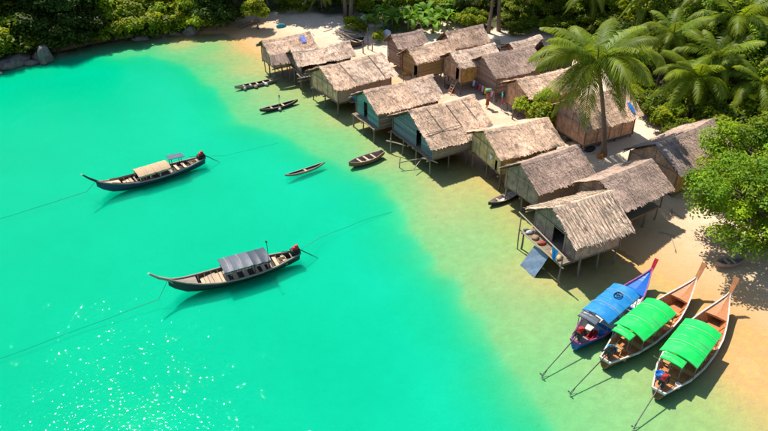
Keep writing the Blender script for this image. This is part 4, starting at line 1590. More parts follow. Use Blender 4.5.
canoe('grey brown dugout canoe with pale bundles floating off the far huts', (235, 90), (279, 81), 0.75, M_GREYWOOD, M_DARKWOOD, (.2, .35, .5, .65, .8))
canoe('dark slender dugout canoe with a paddle upright floating off the far huts', (260, 113), (298, 103), 0.7, M_DARKWOOD, M_DARKWOOD, (.3, .6))
canoe('very thin pale canoe lying low in the turquoise water', (285, 178), (325, 165), 0.5, M_GREYWOOD, M_DARKWOOD, (.5,), sheer=0.14)
canoe('stubby brown dinghy with square stern in the shallows', (383, 156.5), (349, 168), 1.05, M_HULL_BROWN, M_GREYWOOD, (.3, .5, .7), 'dinghy', sheer=0.4, cat='dinghy', square=True)
canoe('white and dark canoe tied between stilts under the leaf walled hut', (490, 206), (519, 194), 0.8, M_DARKWOOD, M_WHITE, (.3, .55), extra=0.4)
pp = on_ground(727, 266)
canoe('small upturned looking grey canoe drawn up on the sand under the leafy tree', (719, 267), (738, 264), 0.8, M_GREYWOOD, M_GREYWOOD, (.4, .6), extra=0.8, za=pp.z, z0=pp.z + 0.1)
m = MB()
p = at(279, 108)
m.tube([(0, 0, 0), (0.1, 0.05, 1.1)], 0.022, 5)
m.box((0.1, .05, 1.15), (.14, .03, .3))
o = m.build('paddle', M_TANWOOD)
o.location = (p.x, p.y, 0.06)
tag(o, 'paddle standing upright in the dark slender canoe', 'paddle')
for i, (x, y, c) in enumerate(((245, 88, (.55, .5, .42)), (256, 86, (.5, .3, .2)), (266, 83.6, (.72, .7, .66)))):
    p = at(x, y, 0.2)
    bundle('canoe_bundle', ('straw', 'rust brown', 'white')[i] + ' bundle lying in the grey brown dugout canoe', c, .2, (p.x, p.y, .06), 110 + i, .7)
p = at(281, 108, 0.2)
bundle('canoe_bundle', 'pale bundle lying in the dark slender dugout canoe', (.6, .5, .4), .16, (p.x - .1, p.y - .1, .06), 115, .7)


# --- mooring lines
def rope(label, pts, r_=0.018, mt=None):
    m = MB()
    P = []
    for i in range(len(pts) - 1):
        a, b = Vector(pts[i]), Vector(pts[i + 1])
        n = max(2, int((b - a).length / 1.2))
        for k in range(n):
            q = a.lerp(b, k / n)
            w = 0.05 * math.sin(k * 0.9 + i) + .03 * math.sin(k * 2.3)
            P.append(q + Vector((w * 0.4, w, 0.0)))
    P.append(Vector(pts[-1]))
    m.tube(P, r_, 5)
    return tag(m.build('mooring_rope', mt or M_ROPE), label, 'rope', 'mooring ropes')


def bow(info, L, z=1.2, dx=0.0):
    c, g = info
    return Vector((c.x + math.cos(g) * (L / 2 + dx), c.y + math.sin(g) * (L / 2 + dx), z))


def up(p, z=0.02):
    return Vector((p.x, p.y, z))


rope('mooring rope from the bow of the tan roofed boat out to open water', [bow(IA, LA, 1.2), at(86, 192, 0.03), at(0, 219, -0.25), at(-120, 258, -0.5)])
rope('mooring rope from the bow of the grey roofed boat out to open water', [bow(IB, LB, 1.2), at(158, 300, .05), at(80, 329, -.25), at(0, 359, -.3), at(-120, 405, -.5)], 0.016)
rope('mooring rope from the stern of the grey roofed boat towards the stilt huts', [bow(IB, -LB, .6), at(320, 238, .03), at(362, 221, -.15), at(420, 203, -.3), at(465, 187, -.15)], 0.013)
rope('thin mooring rope from the stern of the tan roofed boat towards the huts', [bow(IA, -LA, .6), at(225, 156, -.1), at(310, 135, -.4), at(395, 114, -.3)], .010)
rope('long mooring rope crossing the sandbank edge towards the blue boat', [at(380, 440, -.5), at(450, 402, -.45), at(520, 366, -.3), at(556, 351, -.3)], .012)
rope('short pale rope between the two green roofed boats', [at(654, 356, .55), at(662, 364, .15), at(672, 369, .5)], .016, M_ROPE_PALE)

# ------------------------------------------------------------------ vegetation
def leaf_arrays(c, nrm, size, asp, rng):
    n = len(c)
    nrm = nrm / (np.linalg.norm(nrm, axis=1, keepdims=True) + 1e-9)
    u = rng.normal(size=(n, 3))
    u -= (u * nrm).sum(1, keepdims=True) * nrm
    u /= np.linalg.norm(u, axis=1, keepdims=True) + 1e-9
    v = np.cross(nrm, u)
    s = size[:, None]
    fold = nrm * s * 0.10
    V = np.stack([c - u * s * .5, c + v * s * asp * .5 + fold, c + u * s * .5 - nrm * s * .12, c - v * s * asp * .5 + fold], 1).reshape(-1, 3)
    Fc = np.arange(4 * n).reshape(n, 4)
    return V, Fc


def crown_mesh(name, seed, centers, radii, per, size, mt, asp=0.55, tint=0.35):
    """leaf clumps: shells of leaves round each centre, ragged and open between"""
    rng = np.random.default_rng(seed)
    Cc, Nn, Sz, Co = [], [], [], []
    for (c, r) in zip(centers, radii):
        n = int(per * r * r)
        d = rng.normal(size=(n, 3))
        d /= np.linalg.norm(d, axis=1, keepdims=True)
        d[:, 2] = np.where(d[:, 2] < -0.35, -d[:, 2] * 0.6, d[:, 2])
        rad = r * (0.45 + 0.62 * rng.random((n, 1)) ** 0.6)
        lump = 1 + 0.22 * np.sin(d[:, :1] * 5 + c[0] * 3) * np.sin(d[:, 1:2] * 5 + c[1] * 2)
        p = np.asarray(c) + d * rad * lump * np.array([1, 1, 0.8])
        Cc.append(p)
        Nn.append(d * 0.7 + np.array([0, 0, 0.75]) + rng.normal(size=(n, 3)) * 0.45)
        Sz.append(size * rng.uniform(0.6, 1.35, n))
        b = rng.uniform(1 - tint, 1 + tint) * rng.uniform(0.75, 1.25, n)
        hue = rng.uniform(-0.18, 0.22)
        Co.append(np.stack([b * (1 + hue), b, b * (1 - hue * 0.6)], 1))
    V, Fc = leaf_arrays(np.concatenate(Cc), np.concatenate(Nn), np.concatenate(Sz), asp, rng)
    return np_mesh(name, V, Fc, mt, np.concatenate(Co))


def blob_centers(seed, n, rx, rz, zc, rmin, rmax, flat=1.0):
    r = np.random.default_rng(seed)
    C, Rr = [], []
    while len(C) < n:
        p = r.uniform(-1, 1, 3)
        q = np.linalg.norm(p)
        if q > 1 or q < 0.35:
            continue
        if p[2] < -0.75:
            continue
        C.append((p[0] * rx, p[1] * rx, zc + p[2] * rz))
        Rr.append(r.uniform(rmin, rmax))
    return C, Rr


def trunk_mesh(name, seed, h, r0, centers, k=6, mt=None, lean=0.0):
    r = random.Random(seed)
    m = MB()
    pts = [(lean * h * q + 0.12 * math.sin(3 * q + seed), 0.10 * math.sin(4 * q + 2 * seed), h * q - 0.3 * (q == 0)) for q in (0, .2, .45, .7, 1)]
    m.tube(pts, [r0 * 1.35, r0, r0 * .85, r0 * .7, r0 * .4], 8)
    for c in r.sample(list(centers), min(k, len(centers))):
        q = r.uniform(.45, .95)
        a = Vector((lean * h * q, 0, h * q))
        b = Vector(c)
        mid = a.lerp(b, .55) + Vector((r.uniform(-.2, .2), r.uniform(-.2, .2), r.uniform(.05, .35)))
        m.tube([a, mid, b], [r0 * .42, r0 * .28, r0 * .12], 5)
    return m.mesh(name, mt or M_BARK, True)


def tree_proto(seed, n, rx, rz, zc, rmin, rmax, per, size, leaf, h, r0, asp=0.55, lean=0.0):
    C, Rr = blob_centers(seed, n, rx, rz, zc, rmin, rmax)
    return trunk_mesh('trunk', seed, h, r0, C, 7, None, lean), crown_mesh('crown', seed, C, Rr, per, size, M_LEAF[leaf], asp)


PROTO = {
    'bush_a': tree_proto(1, 22, 1.5, 1.2, 1.35, .45, .85, 330, .27, 'mid', 1.6, .09),
    'bush_b': tree_proto(2, 24, 1.7, 1.3, 1.45, .45, .85, 300, .30, 'bright', 1.7, .09),
    'bush_c': tree_proto(3, 24, 1.7, 1.4, 1.6, .5, .9, 300, .28, 'dark', 1.9, .10),
    'tree_a': tree_proto(4, 34, 2.4, 1.9, 4.2, .6, 1.15, 240, .33, 'mid', 4.2, .17),
    'tree_b': tree_proto(5, 34, 2.5, 2.0, 4.6, .6, 1.15, 240, .33, 'dark', 4.6, .18),
    'tree_c': tree_proto(6, 32, 2.3, 1.8, 4.0, .6, 1.1, 240, .34, 'bright', 4.0, .16),
    'tall_a': tree_proto(7, 36, 3.4, 2.2, 9.5, .8, 1.5, 150, .42, 'dark', 9.5, .26, lean=0.04),
    'tall_b': tree_proto(8, 36, 3.0, 2.4, 8.6, .8, 1.4, 150, .42, 'mid', 8.8, .20, lean=0.10),
}
KIND = {
    'bush_a': ('shrub', 'mid green leafy shrub at the edge of the forest', 'shrub'),
    'bush_b': ('shrub', 'bright light green leafy shrub at the edge of the forest', 'shrub'),
    'bush_c': ('shrub', 'dark green dense shrub at the edge of the forest', 'shrub'),
    'tree_a': ('broadleaf_tree', 'mid green broadleaf tree with low crown in the forest behind the huts', 'tree'),
    'tree_b': ('broadleaf_tree', 'dark green broadleaf tree with low crown in the forest behind the huts', 'tree'),
    'tree_c': ('broadleaf_tree', 'bright green broadleaf tree with low crown in the forest behind the huts', 'tree'),
    'tall_a': ('tall_tree', 'tall tree with thick bare trunk', 'tree'),
    'tall_b': ('tall_tree', 'tall leaning tree with slender trunk', 'tree'),
}
GROUPS = {'shrub': 'shrubs along the forest edge', 'broadleaf_tree': 'broadleaf trees of the forest', 'tall_tree': 'tall trees at the back of the village'}


def plant(kind, x, y, s=1.0, rz=None, label=None, z=None, group=True):
    nm, lb, cat = KIND[kind]
    px_ = 384 + F_PX * x / (y * math.cos(PITCH) + CAM_H * math.sin(PITCH))
    place = 'at the bay shore beyond the moored boats' if px_ < 235 else ('behind the stilt village' if px_ < 575 else 'in the thick greenery round the coconut palms')
    lb = lb.replace('at the edge of the forest', place).replace('in the forest behind the huts', place)
    if 'village' not in lb and 'shore' not in lb and 'palms' not in lb:
        lb += ' ' + place
    tm, cm = PROTO[kind]
    zb = ground_z(x, y) if z is None else z
    t = thing(nm, label or lb, cat, (x, y, max(zb, -0.35)), rz if rz is not None else random.uniform(0, 6.28), (GROUPS[nm] + ' ' + place + ', ' + kind[-1]) if group and not label else None)
    t.scale = (s, s, s * random.uniform(.9, 1.12))
    link(bpy.data.objects.new('trunk', tm), t)
    link(bpy.data.objects.new('crown', cm), t)
    return t


# --- coconut palms
def frond_mesh(seed, L, rise, droop, nl=40):
    r = np.random.default_rng(seed)
    V, Fc, Co = [], [], []

    def spine(q):
        x = L * (q - 0.10 * q * q * droop)
        z = L * (rise * q - droop * 0.62 * q ** 2.3)
        return np.array([x, 0.04 * math.sin(3 * q + seed), z])
    # rachis as a three sided strip
    prev = None
    qs = np.linspace(0, 1, 12)
    for q in qs:
        p = spine(q)
        w = 0.045 * (1 - q) + 0.008
        ring = [p + [0, w, 0.0], p + [0, -w, 0.0], p + [0, 0, -w]]
        b = len(V)
        V += ring
        if prev is not None:
            for k in range(3):
                Fc.append((prev + k, prev + (k + 1) % 3, b + (k + 1) % 3, b + k))
                Co.append((1.5, 1.05, 0.9))
        prev = b
    for i in range(nl):
        q = 0.10 + 0.90 * (i / (nl - 1)) ** 0.92
        p = spine(q)
        d = spine(min(1, q + .02)) - spine(max(0, q - .02))
        d /= np.linalg.norm(d)
        ll = L * 0.27 * (math.sin(PI * (0.10 + 0.86 * q)) ** 0.6) * r.uniform(.85, 1.12)
        for s in (-1, 1):
            side = np.array([0, s, 0.0])
            dr = 0.35 + 0.65 * q * droop + r.uniform(-.12, .2)
            u = side * 0.82 + d * (0.42 + 0.5 * q) + np.array([0, 0, 0.16 - dr * 0.35])
            u /= np.linalg.norm(u)
            u2 = u * 0.75 + np.array([0, 0, -0.75 * dr - .1])
            u2 /= np.linalg.norm(u2)
            wv = d * 0.042 * (L / 3)
            m_ = p + u * ll * .5
            e = m_ + u2 * ll * .55
            b = len(V)
            V += [p - wv * .6, p + wv * .6, m_ + wv, m_ - wv, e + wv * .15, e - wv * .15]
            Fc += [(b, b + 1, b + 2, b + 3), (b + 3, b + 2, b + 4, b + 5)]
            br = r.uniform(.75, 1.25)
            yl = r.uniform(0.95, 1.3) + .35 * q
            Co += [(br * yl, br, br * .9)] * 2
    return np_mesh('frond', np.array(V), np.array(Fc), M_LEAF['palm'], np.array(Co))


FRONDS = [frond_mesh(1, 3.3, 1.0, 0.75), frond_mesh(2, 3.5, 0.62, 0.95), frond_mesh(3, 3.4, 0.30, 1.05), frond_mesh(4, 3.1, -0.05, 1.05), frond_mesh(5, 2.8, -0.55, 0.8)]
_n = MB()
_n.lathe([(.02, -.16), (.10, -.10), (.13, 0), (.10, .1), (.02, .15)], 9)
NUT = _n.mesh('coconut', flat('coconut', (0.20, 0.17, 0.03), 0.5), True)


def palm(label, x, y, h, seed, n=24, scale=1.0, lean=(0, 0), group=None, nuts=5, r0=.16):
    r = random.Random(seed)
    zb = ground_z(x, y)
    t = thing('coconut_palm', label, 'palm tree', (x, y, zb), 0, group)
    m = MB()
    K = 22
    pts, rad = [], []
    for i in range(K + 1):
        q = i / K
        bend = q ** 1.5
        pts.append((lean[0] * bend + .05 * math.sin(4 * q + seed), lean[1] * bend, h * q - (.25 if i == 0 else 0)))
        rad.append((r0 * (1.0 - .38 * q) + (.11 * max(0, 1 - q * 12))) * (1.07 if i % 2 else .97))
    m.tube(pts, rad, 10)
    m.build('trunk', M_PALMBARK, t, True)
    top = Vector(pts[-1])
    for i in range(n):
        q = (i + .5) / n
        k = min(4, int(q ** 1.35 * 4.7 + r.uniform(-.35, .35)))
        k = max(0, k)
        o = bpy.data.objects.new('frond', FRONDS[k])
        o.location = top + Vector((0, 0, r.uniform(-.12, .1)))
        s = scale * r.uniform(.85, 1.1) * (1.0 if 0 < k < 4 else .88)
        o.scale = (s, s, s)
        o.rotation_euler = (r.uniform(-.35, .35), r.uniform(-.12, .12), i * 2.39996 + r.uniform(-.25, .25))
        link(o, t)
    for i in range(nuts):
        o = bpy.data.objects.new('coconut', NUT)
        a = r.uniform(0, 6.28)
        o.location = top + Vector((.24 * math.cos(a), .24 * math.sin(a), -.25 - r.uniform(0, .2)))
        link(o, t)
    return t


p = on_ground(606, 155)
palm('tall coconut palm rising from the sand before the hut with a blue mat', p.x - .2, p.y, 8.4 - p.z * .3, 3, 34, 1.5, (-1.9, .1), None, 8, .2)
PG = 'coconut palms in the forest'
for i, (px, py, h, sc, n) in enumerate(((684, 122, 4.2, 1.2, 24), (722, 86, 6.4, 1.35, 26), (640, 50, 6.0, 1.2, 24), (752, 128, 4.2, 1.15, 22), (690, 60, 6.4, 1.25, 24),
                                        (764, 70, 6.2, 1.25, 24), (590, 36, 4.6, 1.1, 20), (268, 8, 2.8, .8, 16), (322, 10, 2.6, .85, 18), (545, 8, 3.0, .85, 18), (480, 2, 2.6, .8, 16),
                                        (662, 90, 5.6, 1.15, 22), (745, 40, 6.0, 1.2, 22), (705, 110, 5.0, 1.2, 22), (335, 4, 3.0, .8, 16), (630, 24, 5.5, 1.1, 20), (515, 6, 2.8, 1.0, 18))):
    p = on_ground(px, py)
    lb = {0: 'low coconut palm standing just behind the sagging hut and beach tree', 7: 'coconut palm at the back of the far small beach'}.get(i)
    lb = lb or ('coconut palm rising behind the stilt village huts' if px < 575 else 'coconut palm with arching fronds deep in the thick forest greenery')
    palm(lb, p.x, p.y, h, 20 + i, n, sc, (random.uniform(-.4, .4), random.uniform(-.3, .3)), PG, 0, .13)


# --- banana plants
def banana_leaf(seed, L):
    r = np.random.default_rng(seed)
    V, Fc, Co = [], [], []
    n = 10
    for i in range(n + 1):
        q = i / n
        w = L * .17 * (math.sin(PI * min(1, .08 + q * .9)) ** .7) * (1 + r.uniform(-.10, .10))
        x = L * (q - .12 * q * q)
        z = L * (.62 * q - .62 * q ** 2.4)
        V += [(x, -w, z + w * .35), (x, 0, z), (x, w, z + w * .35)]
        if i:
            b = len(V) - 6
            br = r.uniform(.85, 1.15)
            Fc += [(b, b + 1, b + 4, b + 3), (b + 1, b + 2, b + 5, b + 4)]
            Co += [(br, br, br), (br * 1.08, br * 1.04, br)]
    return np_mesh('leaf', np.array(V), np.array(Fc), M_LEAF['banana'], np.array(Co))


BLEAF = [banana_leaf(k, 2.0) for k in range(3)]


def banana(x, y, s, seed, label=None):
    r = random.Random(seed)
    t = thing('banana_plant', label or 'banana plant with broad light green leaves behind the small grey hut', 'banana plant', (x, y, ground_z(x, y)), r.uniform(0, 6), 'banana plants')
    t.scale = (s, s, s)
    m = MB()
    m.tube([(0, 0, -.2), (.03, 0, .7), (0, .03, 1.3)], [.13, .11, .07], 8)
    m.build('stem', flat('banana_stem', (.16, .18, .05), .6), t, True)
    for i in range(9):
        o = bpy.data.objects.new('leaf', BLEAF[i % 3])
        o.location = (0, 0, 1.15 + .02 * i)
        o.rotation_euler = (r.uniform(-.25, .25), r.uniform(-.75, .35), i * 2.4 + r.uniform(-.3, .3))
        k = r.uniform(.7, 1.1)
        o.scale = (k, k, k)
        link(o, t)
    return t


for i, (px, py) in enumerate(((368, 30), (376, 24), (392, 27), (402, 22), (414, 25), (421, 34), (426, 24), (433, 33), (440, 25), (408, 31), (452, 22), (385, 20), (397, 16), (430, 16), (447, 29), (375, 34))):
    p = on_ground(px, py)
    banana(p.x, p.y, random.uniform(.75, 1.15), 300 + i)

# --- right hand leafy tree, standing over the sand
C, Rr = blob_centers(77, 110, 4.5, 2.9, 3.9, .6, 1.15)
C = [(x, y, max(z, .9 + .14 * abs(x) + 0.35 * max(0, -x - 3.0))) for x, y, z in C]
tm = trunk_mesh('trunk', 77, 4.2, .24, C, 14)
cm = crown_mesh('crown', 77, C, Rr, 340, .205, mat('leaf_beach_tree', (0.185, 0.31, 0.008), 0.55, 0.3, .8, 0, attr=True, translucent=.3, spec=.2), .6)
pr = on_ground(745, 250)
t = thing('beach_tree', 'big bright green leafy tree hanging low over the sand by the boats', 'tree', pr)
link(bpy.data.objects.new('trunk', tm), t)
link(bpy.data.objects.new('crown', cm), t)
C, Rr = blob_centers(78, 60, 3.2, 2.5, 3.4, .6, 1.1)
tm = trunk_mesh('trunk', 78, 3.6, .2, C, 10)
cm = crown_mesh('crown', 78, C, Rr, 340, .205, MATS['leaf_beach_tree'], .6)
p = on_ground(738, 195)
t = thing('beach_tree', 'bright green leafy tree standing directly behind the sagging low hut', 'tree', p)
link(bpy.data.objects.new('trunk', tm), t)
link(bpy.data.objects.new('crown', cm), t)

# --- green shrub in the lane
p = on_ground(540, 128)
plant('bush_b', p.x, p.y, 1.05, 1.0, 'bright green shrub growing in the sand lane between the huts')
p = on_ground(258, 29)
plant('tree_c', p.x, p.y, .62, 2.0, 'small bright tree alone on the far sand beside the log')

# --- shrubs on the left shore, hanging over the water
for (px, py, k, s) in ((4, 58, 'bush_b', 1.6), (22, 54, 'bush_a', 1.5), (-18, 64, 'bush_a', 1.8), (36, 51, 'bush_c', 1.4), (105, 41, 'bush_b', 1.15), (118, 40, 'bush_b', 1.25),
                       (133, 38, 'bush_b', 1.3), (148, 36, 'bush_a', 1.3), (160, 35, 'bush_b', 1.1), (172, 33, 'bush_a', 1.2), (186, 30, 'bush_b', 1.2), (203, 31, 'bush_b', 1.15),
                       (55, 51, 'bush_c', 1.5), (72, 48, 'bush_c', 1.5), (88, 44, 'bush_c', 1.4), (215, 30, 'bush_c', 1.2), (228, 27, 'bush_c', 1.1), (-40, 74, 'bush_a', 1.8),
                       (125, 29, 'bush_b', 1.7), (145, 25, 'bush_b', 1.7), (165, 22, 'bush_b', 1.7), (196, 20, 'bush_b', 1.6), (110, 31, 'bush_b', 1.6), (15, 48, 'bush_a', 1.9), (35, 42, 'bush_c', 1.8)):
    p = on_ground(px, py)
    plant(k, p.x, p.y, s)
for (px, py, k, s) in ((52, 42, 'tree_b', 1.15), (72, 38, 'tree_b', 1.2), (88, 34, 'tree_b', 1.1), (20, 38, 'tree_a', 1.2), (209, 22, 'tree_b', 1.1), (224, 18, 'tree_b', 1.1), (100, 20, 'tree_b', 1.2),
                       (60, 25, 'tree_b', 1.4), (35, 28, 'tree_b', 1.4), (180, 8, 'tree_a', 1.1), (140, 8, 'tree_a', 1.1), (0, 40, 'tree_b', 1.3), (-30, 50, 'tree_b', 1.3), (240, 8, 'tree_b', 1.1), (80, 20, 'tree_b', 1.5),
                       (215, 8, 'tree_b', 1.3)):
    p = on_ground(px, py)
    plant(k, p.x, p.y, s)
# --- trunks and shrubs at the back of the village
for (px, py, k, s) in ((351, 19, 'tall_a', 1.05), (346, 17, 'tall_a', 1.0), (487, 33, 'tall_b', 1.0), (500, 31, 'tall_b', 1.1), (520, 12, 'tall_a', 1.0), (300, 6, 'tall_a', 1.0),
                       (560, 6, 'tall_a', 1.1), (280, 4, 'tall_b', 1.0), (330, -4, 'tall_a', 1.1),
                       (655, 122, 'bush_a', .8), (668, 131, 'bush_b', .8), (646, 112, 'bush_a', .9), (682, 143, 'bush_a', .8), (632, 100, 'bush_b', .9), (525, 33, 'bush_a', .8), (548, 33, 'bush_b', .7), (562, 35, 'bush_a', .8), (574, 44, 'bush_a', .8), (582, 56, 'bush_b', .8), (476, 27, 'bush_b', .8), (505, 27, 'bush_a', .7), (514, 35, 'bush_a', .6), (466, 28, 'bush_b', .7), (410, 12, 'bush_b', 1.0), (440, 12, 'bush_b', 1.0), (390, 10, 'bush_b', .9), (455, 8, 'bush_b', 1.0), (425, 6, 'bush_b', 1.0), (462, 22, 'bush_c', 1.0), (474, 15, 'bush_a', 1.2), (512, 20, 'bush_a', 1.1), (522, 26, 'bush_a', 1.0), (536, 23, 'bush_b', .9), (552, 25, 'bush_a', 1.1), (545, 14, 'bush_a', 1.2),
                       (565, 22, 'bush_a', 1.2), (578, 30, 'bush_b', 1.1), (300, 12, 'bush_a', .9), (345, 8, 'bush_c', 1.0), (362, 14, 'bush_b', 1.0), (370, 8, 'bush_a', 1.1), (315, 3, 'bush_c', 1.1),
                       (360, 33, 'bush_b', .5), (352, 30, 'bush_b', .6), (379, 42, 'bush_b', .45), (250, 6, 'bush_c', 1.2), (265, 2, 'bush_c', 1.2), (285, 12, 'bush_a', .8), (495, 8, 'bush_c', 1.1)):
    p = on_ground(px, py)
    plant(k, p.x, p.y, s)
# --- the forest on the right and beyond
rng = random.Random(5)
placed = []
cand = 0
while cand < 5000 and len(placed) < 110:
    cand += 1
    x, y = rng.uniform(12, 58), rng.uniform(36, 98)
    b_ = float(poly_dist(np.array([[x, y]]), BACK)[0])
    if b_ < 1.6:
        continue
    # inside the view and a margin beside it
    d_ = y * math.cos(PITCH) + CAM_H * math.sin(PITCH)
    px_ = 384 + F_PX * x / d_
    if px_ > 860 or px_ < 560:
        continue
    if any((x - a) ** 2 + (y - b) ** 2 < 2.75 ** 2 for a, b in placed):
        continue
    placed.append((x, y))
    if b_ < 3.5:
        k = rng.choice(('bush_a', 'bush_b', 'bush_a', 'bush_c'))
        s = rng.uniform(.9, 1.4)
    else:
        k = rng.choice(('tree_a', 'tree_a', 'tree_b', 'tree_c', 'tree_c', 'bush_b', 'bush_b'))
        s = rng.uniform(.8, 1.15) * (1.4 if k.startswith('bush') else 1)
    plant(k, x, y, s)
# forest behind the top edge of the view
for i in range(46):
    x, y = rng.uniform(-64, 64), rng.uniform(101, 118)
    plant(rng.choice(('tree_a', 'tree_b', 'tall_a', 'tall_b')), x, y, rng.uniform(1.0, 1.4))

# --- undergrowth: leafy ground cover nobody could count
N = 60000
xs = RNG.uniform(-60, 60, N)
ys = RNG.uniform(36, 108, N)
gz_, ds_, bk_, _sh = terrain_np(xs, ys)
den = vnoise(xs, ys, 2.0, 31) + vnoise(xs, ys, 0.8, 32) * .6
keep = (bk_ > 0.8) & (den > -0.02) & (ds_ > 0.5)
dpt = ys * math.cos(PITCH) + CAM_H * math.sin(PITCH)
keep &= np.abs(xs) / dpt < 0.62
xs, ys, gz_, den = xs[keep], ys[keep], gz_[keep], den[keep]
n = len(xs)
zc = gz_ + RNG.random(n) * (0.25 + np.clip(den, 0, 1) * 1.4)
c = np.stack([xs, ys, zc], 1)
nn = np.array([0, 0, 1.0]) + RNG.normal(size=(n, 3)) * .5
V, Fc = leaf_arrays(c, nn, RNG.uniform(.18, .5, n), .5, RNG)
br = RNG.uniform(.6, 1.3, n)
hu = vnoise(xs, ys, 4.0, 33)
me = np_mesh('undergrowth', V, Fc, M_LEAF['mid'], np.stack([br * (1 + hu * .8), br, br * (1 - hu * .4)], 1))
tag(link(bpy.data.objects.new('undergrowth', me)), 'low green undergrowth covering the forest floor', 'undergrowth', kind='stuff')


# ------------------------------------------------------------------ rocks, log, timber
def rock(label, px, py, s, seed, group=None, dz=0.0):
    p = on_ground(px, py)
    r = random.Random(seed)
    import bmesh
    bm = bmesh.new()
    bmesh.ops.create_icosphere(bm, subdivisions=3, radius=1)
    ph = [r.uniform(0, 6) for _ in range(6)]
    for v in bm.verts:
        q = v.co.normalized()
        k = 1 + .18 * math.sin(3 * q.x + ph[0]) * math.sin(2.5 * q.y + ph[1]) + .10 * math.sin(6 * q.z + 5 * q.x + ph[2]) + .06 * math.sin(11 * q.y + 7 * q.x + ph[3])
        f = Vector((round(q.x * 2.2) / 2.2, round(q.y * 2.2) / 2.2, round(q.z * 2.2) / 2.2))
        q = q.lerp(f, .22)
        v.co = Vector((q.x * s[0], q.y * s[1], q.z * s[2])) * k
    me = bpy.data.meshes.new('rock')
    bm.to_mesh(me)
    bm.free()
    me.materials.append(M_ROCK)
    me.polygons.foreach_set('use_smooth', [True] * len(me.polygons))
    o = link(bpy.data.objects.new('shore_rock', me))
    o.location = (p.x, p.y, max(p.z, -0.35) + s[2] * .25 + dz)
    o.rotation_euler = (0, 0, r.uniform(0, 6))
    return tag(o, label, 'rock', group)


rock('wide low boulder standing in the water under the left trees', 12, 65, (1.9, 1.2, .85), 1)
rock('tall dark upright boulder in the water next to a wide low one', 46, 62, (.85, .75, 1.5), 2)
rock('low dark rock between the wide boulder and the tall dark one', 31, 64, (1.0, .6, .4), 3)
rock('small tilted rock leaning on the tall dark boulder', 38, 61, (.6, .4, .75), 4)
rock('smooth sandy rock at the foot of the bright shrubs', 141, 39.5, (1.1, .6, .4), 5)
rock('pale angular boulder on the small beach beside the dark trees', 191, 34.5, (1.0, .75, .8), 6)
rock('flat grey rock at the waterline by the small beach', 175, 34, (.8, .5, .3), 7)
rock('small dark wet rock at the left edge of the bay', -2, 75, (.6, .4, .35), 8)
m = MB()
a, b = on_ground(240, 29), on_ground(259, 22)
m.tube([a + Vector((0, 0, .2)), a.lerp(b, .4) + Vector((0, 0, .32)), b + Vector((0, 0, .25))], [.16, .24, .2], 9)
m.tube([a.lerp(b, .5) + Vector((0, 0, .3)), a.lerp(b, .45) + Vector((.3, -.5, .7))], [.08, .04], 6)
tag(m.build('fallen_log', M_BARK), 'fallen grey log lying on the far sand', 'log')
# heap of timber with a dark overturned hull behind the ragged hut
r = random.Random(44)
pc = on_ground(351, 38)
for i in range(13):
    o = bpy.data.objects.new('timber_plank', STILT_MESH if i % 2 else PALE_POLE_MESH)
    an = 2.35 + r.uniform(-.35, .35)
    Ln = r.uniform(2.0, 4.0)
    d = Vector((math.cos(an), math.sin(an), r.uniform(-.03, .1)))
    st = pc + Vector((r.uniform(-.8, .9), r.uniform(-1.0, 1.0), .08 + .06 * i)) - d * Ln / 2
    st.z = pc.z + .05 + .055 * i
    o.location = st
    o.rotation_mode = 'QUATERNION'
    o.rotation_quaternion = d.to_track_quat('Z', 'Y')
    o.scale = (.075, .075, Ln)
    link(o)
    tag(o, 'weathered pole in the timber heap behind the ragged open hut', 'pole', 'timber heap')
pc = on_ground(357, 47)
t = canoe('dark overturned looking boat hull beside the timber heap', (350, 48), (364, 43), 1.3, M_DARKWOOD, M_DARKWOOD, (.3, .6), 'dinghy', cat='dinghy', sheer=.5, za=pc.z, z0=pc.z + .12)
# posts standing in the sand
for i, (px, py, h) in enumerate(((368, 49, 2.4), (372, 51, 1.7), (363, 53, 1.2), (512, 119, 1.4), (528, 122, 1.3))):
    p = on_ground(px, py)
    o = bpy.data.objects.new('wooden_post', STILT_MESH)
    o.location = p - Vector((0, 0, .2))
    o.rotation_euler = (random.uniform(-.06, .06), random.uniform(-.06, .06), 0)
    o.scale = (.07, .07, h + .2)
    link(o)
    tag(o, 'bare wooden post standing in the village sand', 'post', 'bare posts in the sand')
# blue white tank by the banana plants, teal tarp on the far sand
m = MB()
m.lathe([(.42, 0), (.46, .08), (.46, .7), (.40, .85), (.15, .95), (.15, 1.0), (.02, 1.0)], 16)
for z in (.2, .4, .6):
    m.lathe([(.47, z), (.485, z + .03), (.47, z + .06)], 16)
p = on_ground(387, 38)
o = m.build('water_tank', flat('pale_blue_plastic', (.42, .5, .6), .5), None, True)
o.location = p
tag(o, 'pale blue round water tank behind the small grey hut', 'tank')
p = on_ground(281, 27)
bundle('teal_tarp_heap', 'teal tarp heap on the far sand', (.03, .25, .3), .5, (p.x, p.y, p.z - .02), 131, .5, 'tarp')
p = on_ground(409, 71)
bundle('red_sack', 'brick red sack beside the orange tan plank hut', (.42, .10, .04), .36, (p.x, p.y, p.z - .02), 132, .9, 'sack')
p = on_ground(405, 75)
bundle('yellow_sack', 'yellow sack on the sand below the orange tan plank hut', (.6, .42, .05), .3, (p.x, p.y, p.z - .02), 133, .8, 'sack')
p = on_ground(364, 22)
bundle('white_tarp_heap', 'white tarp heap among the plants by the thick trunks', (.6, .62, .62), .55, (p.x, p.y, p.z - .02), 134, .8, 'tarp')
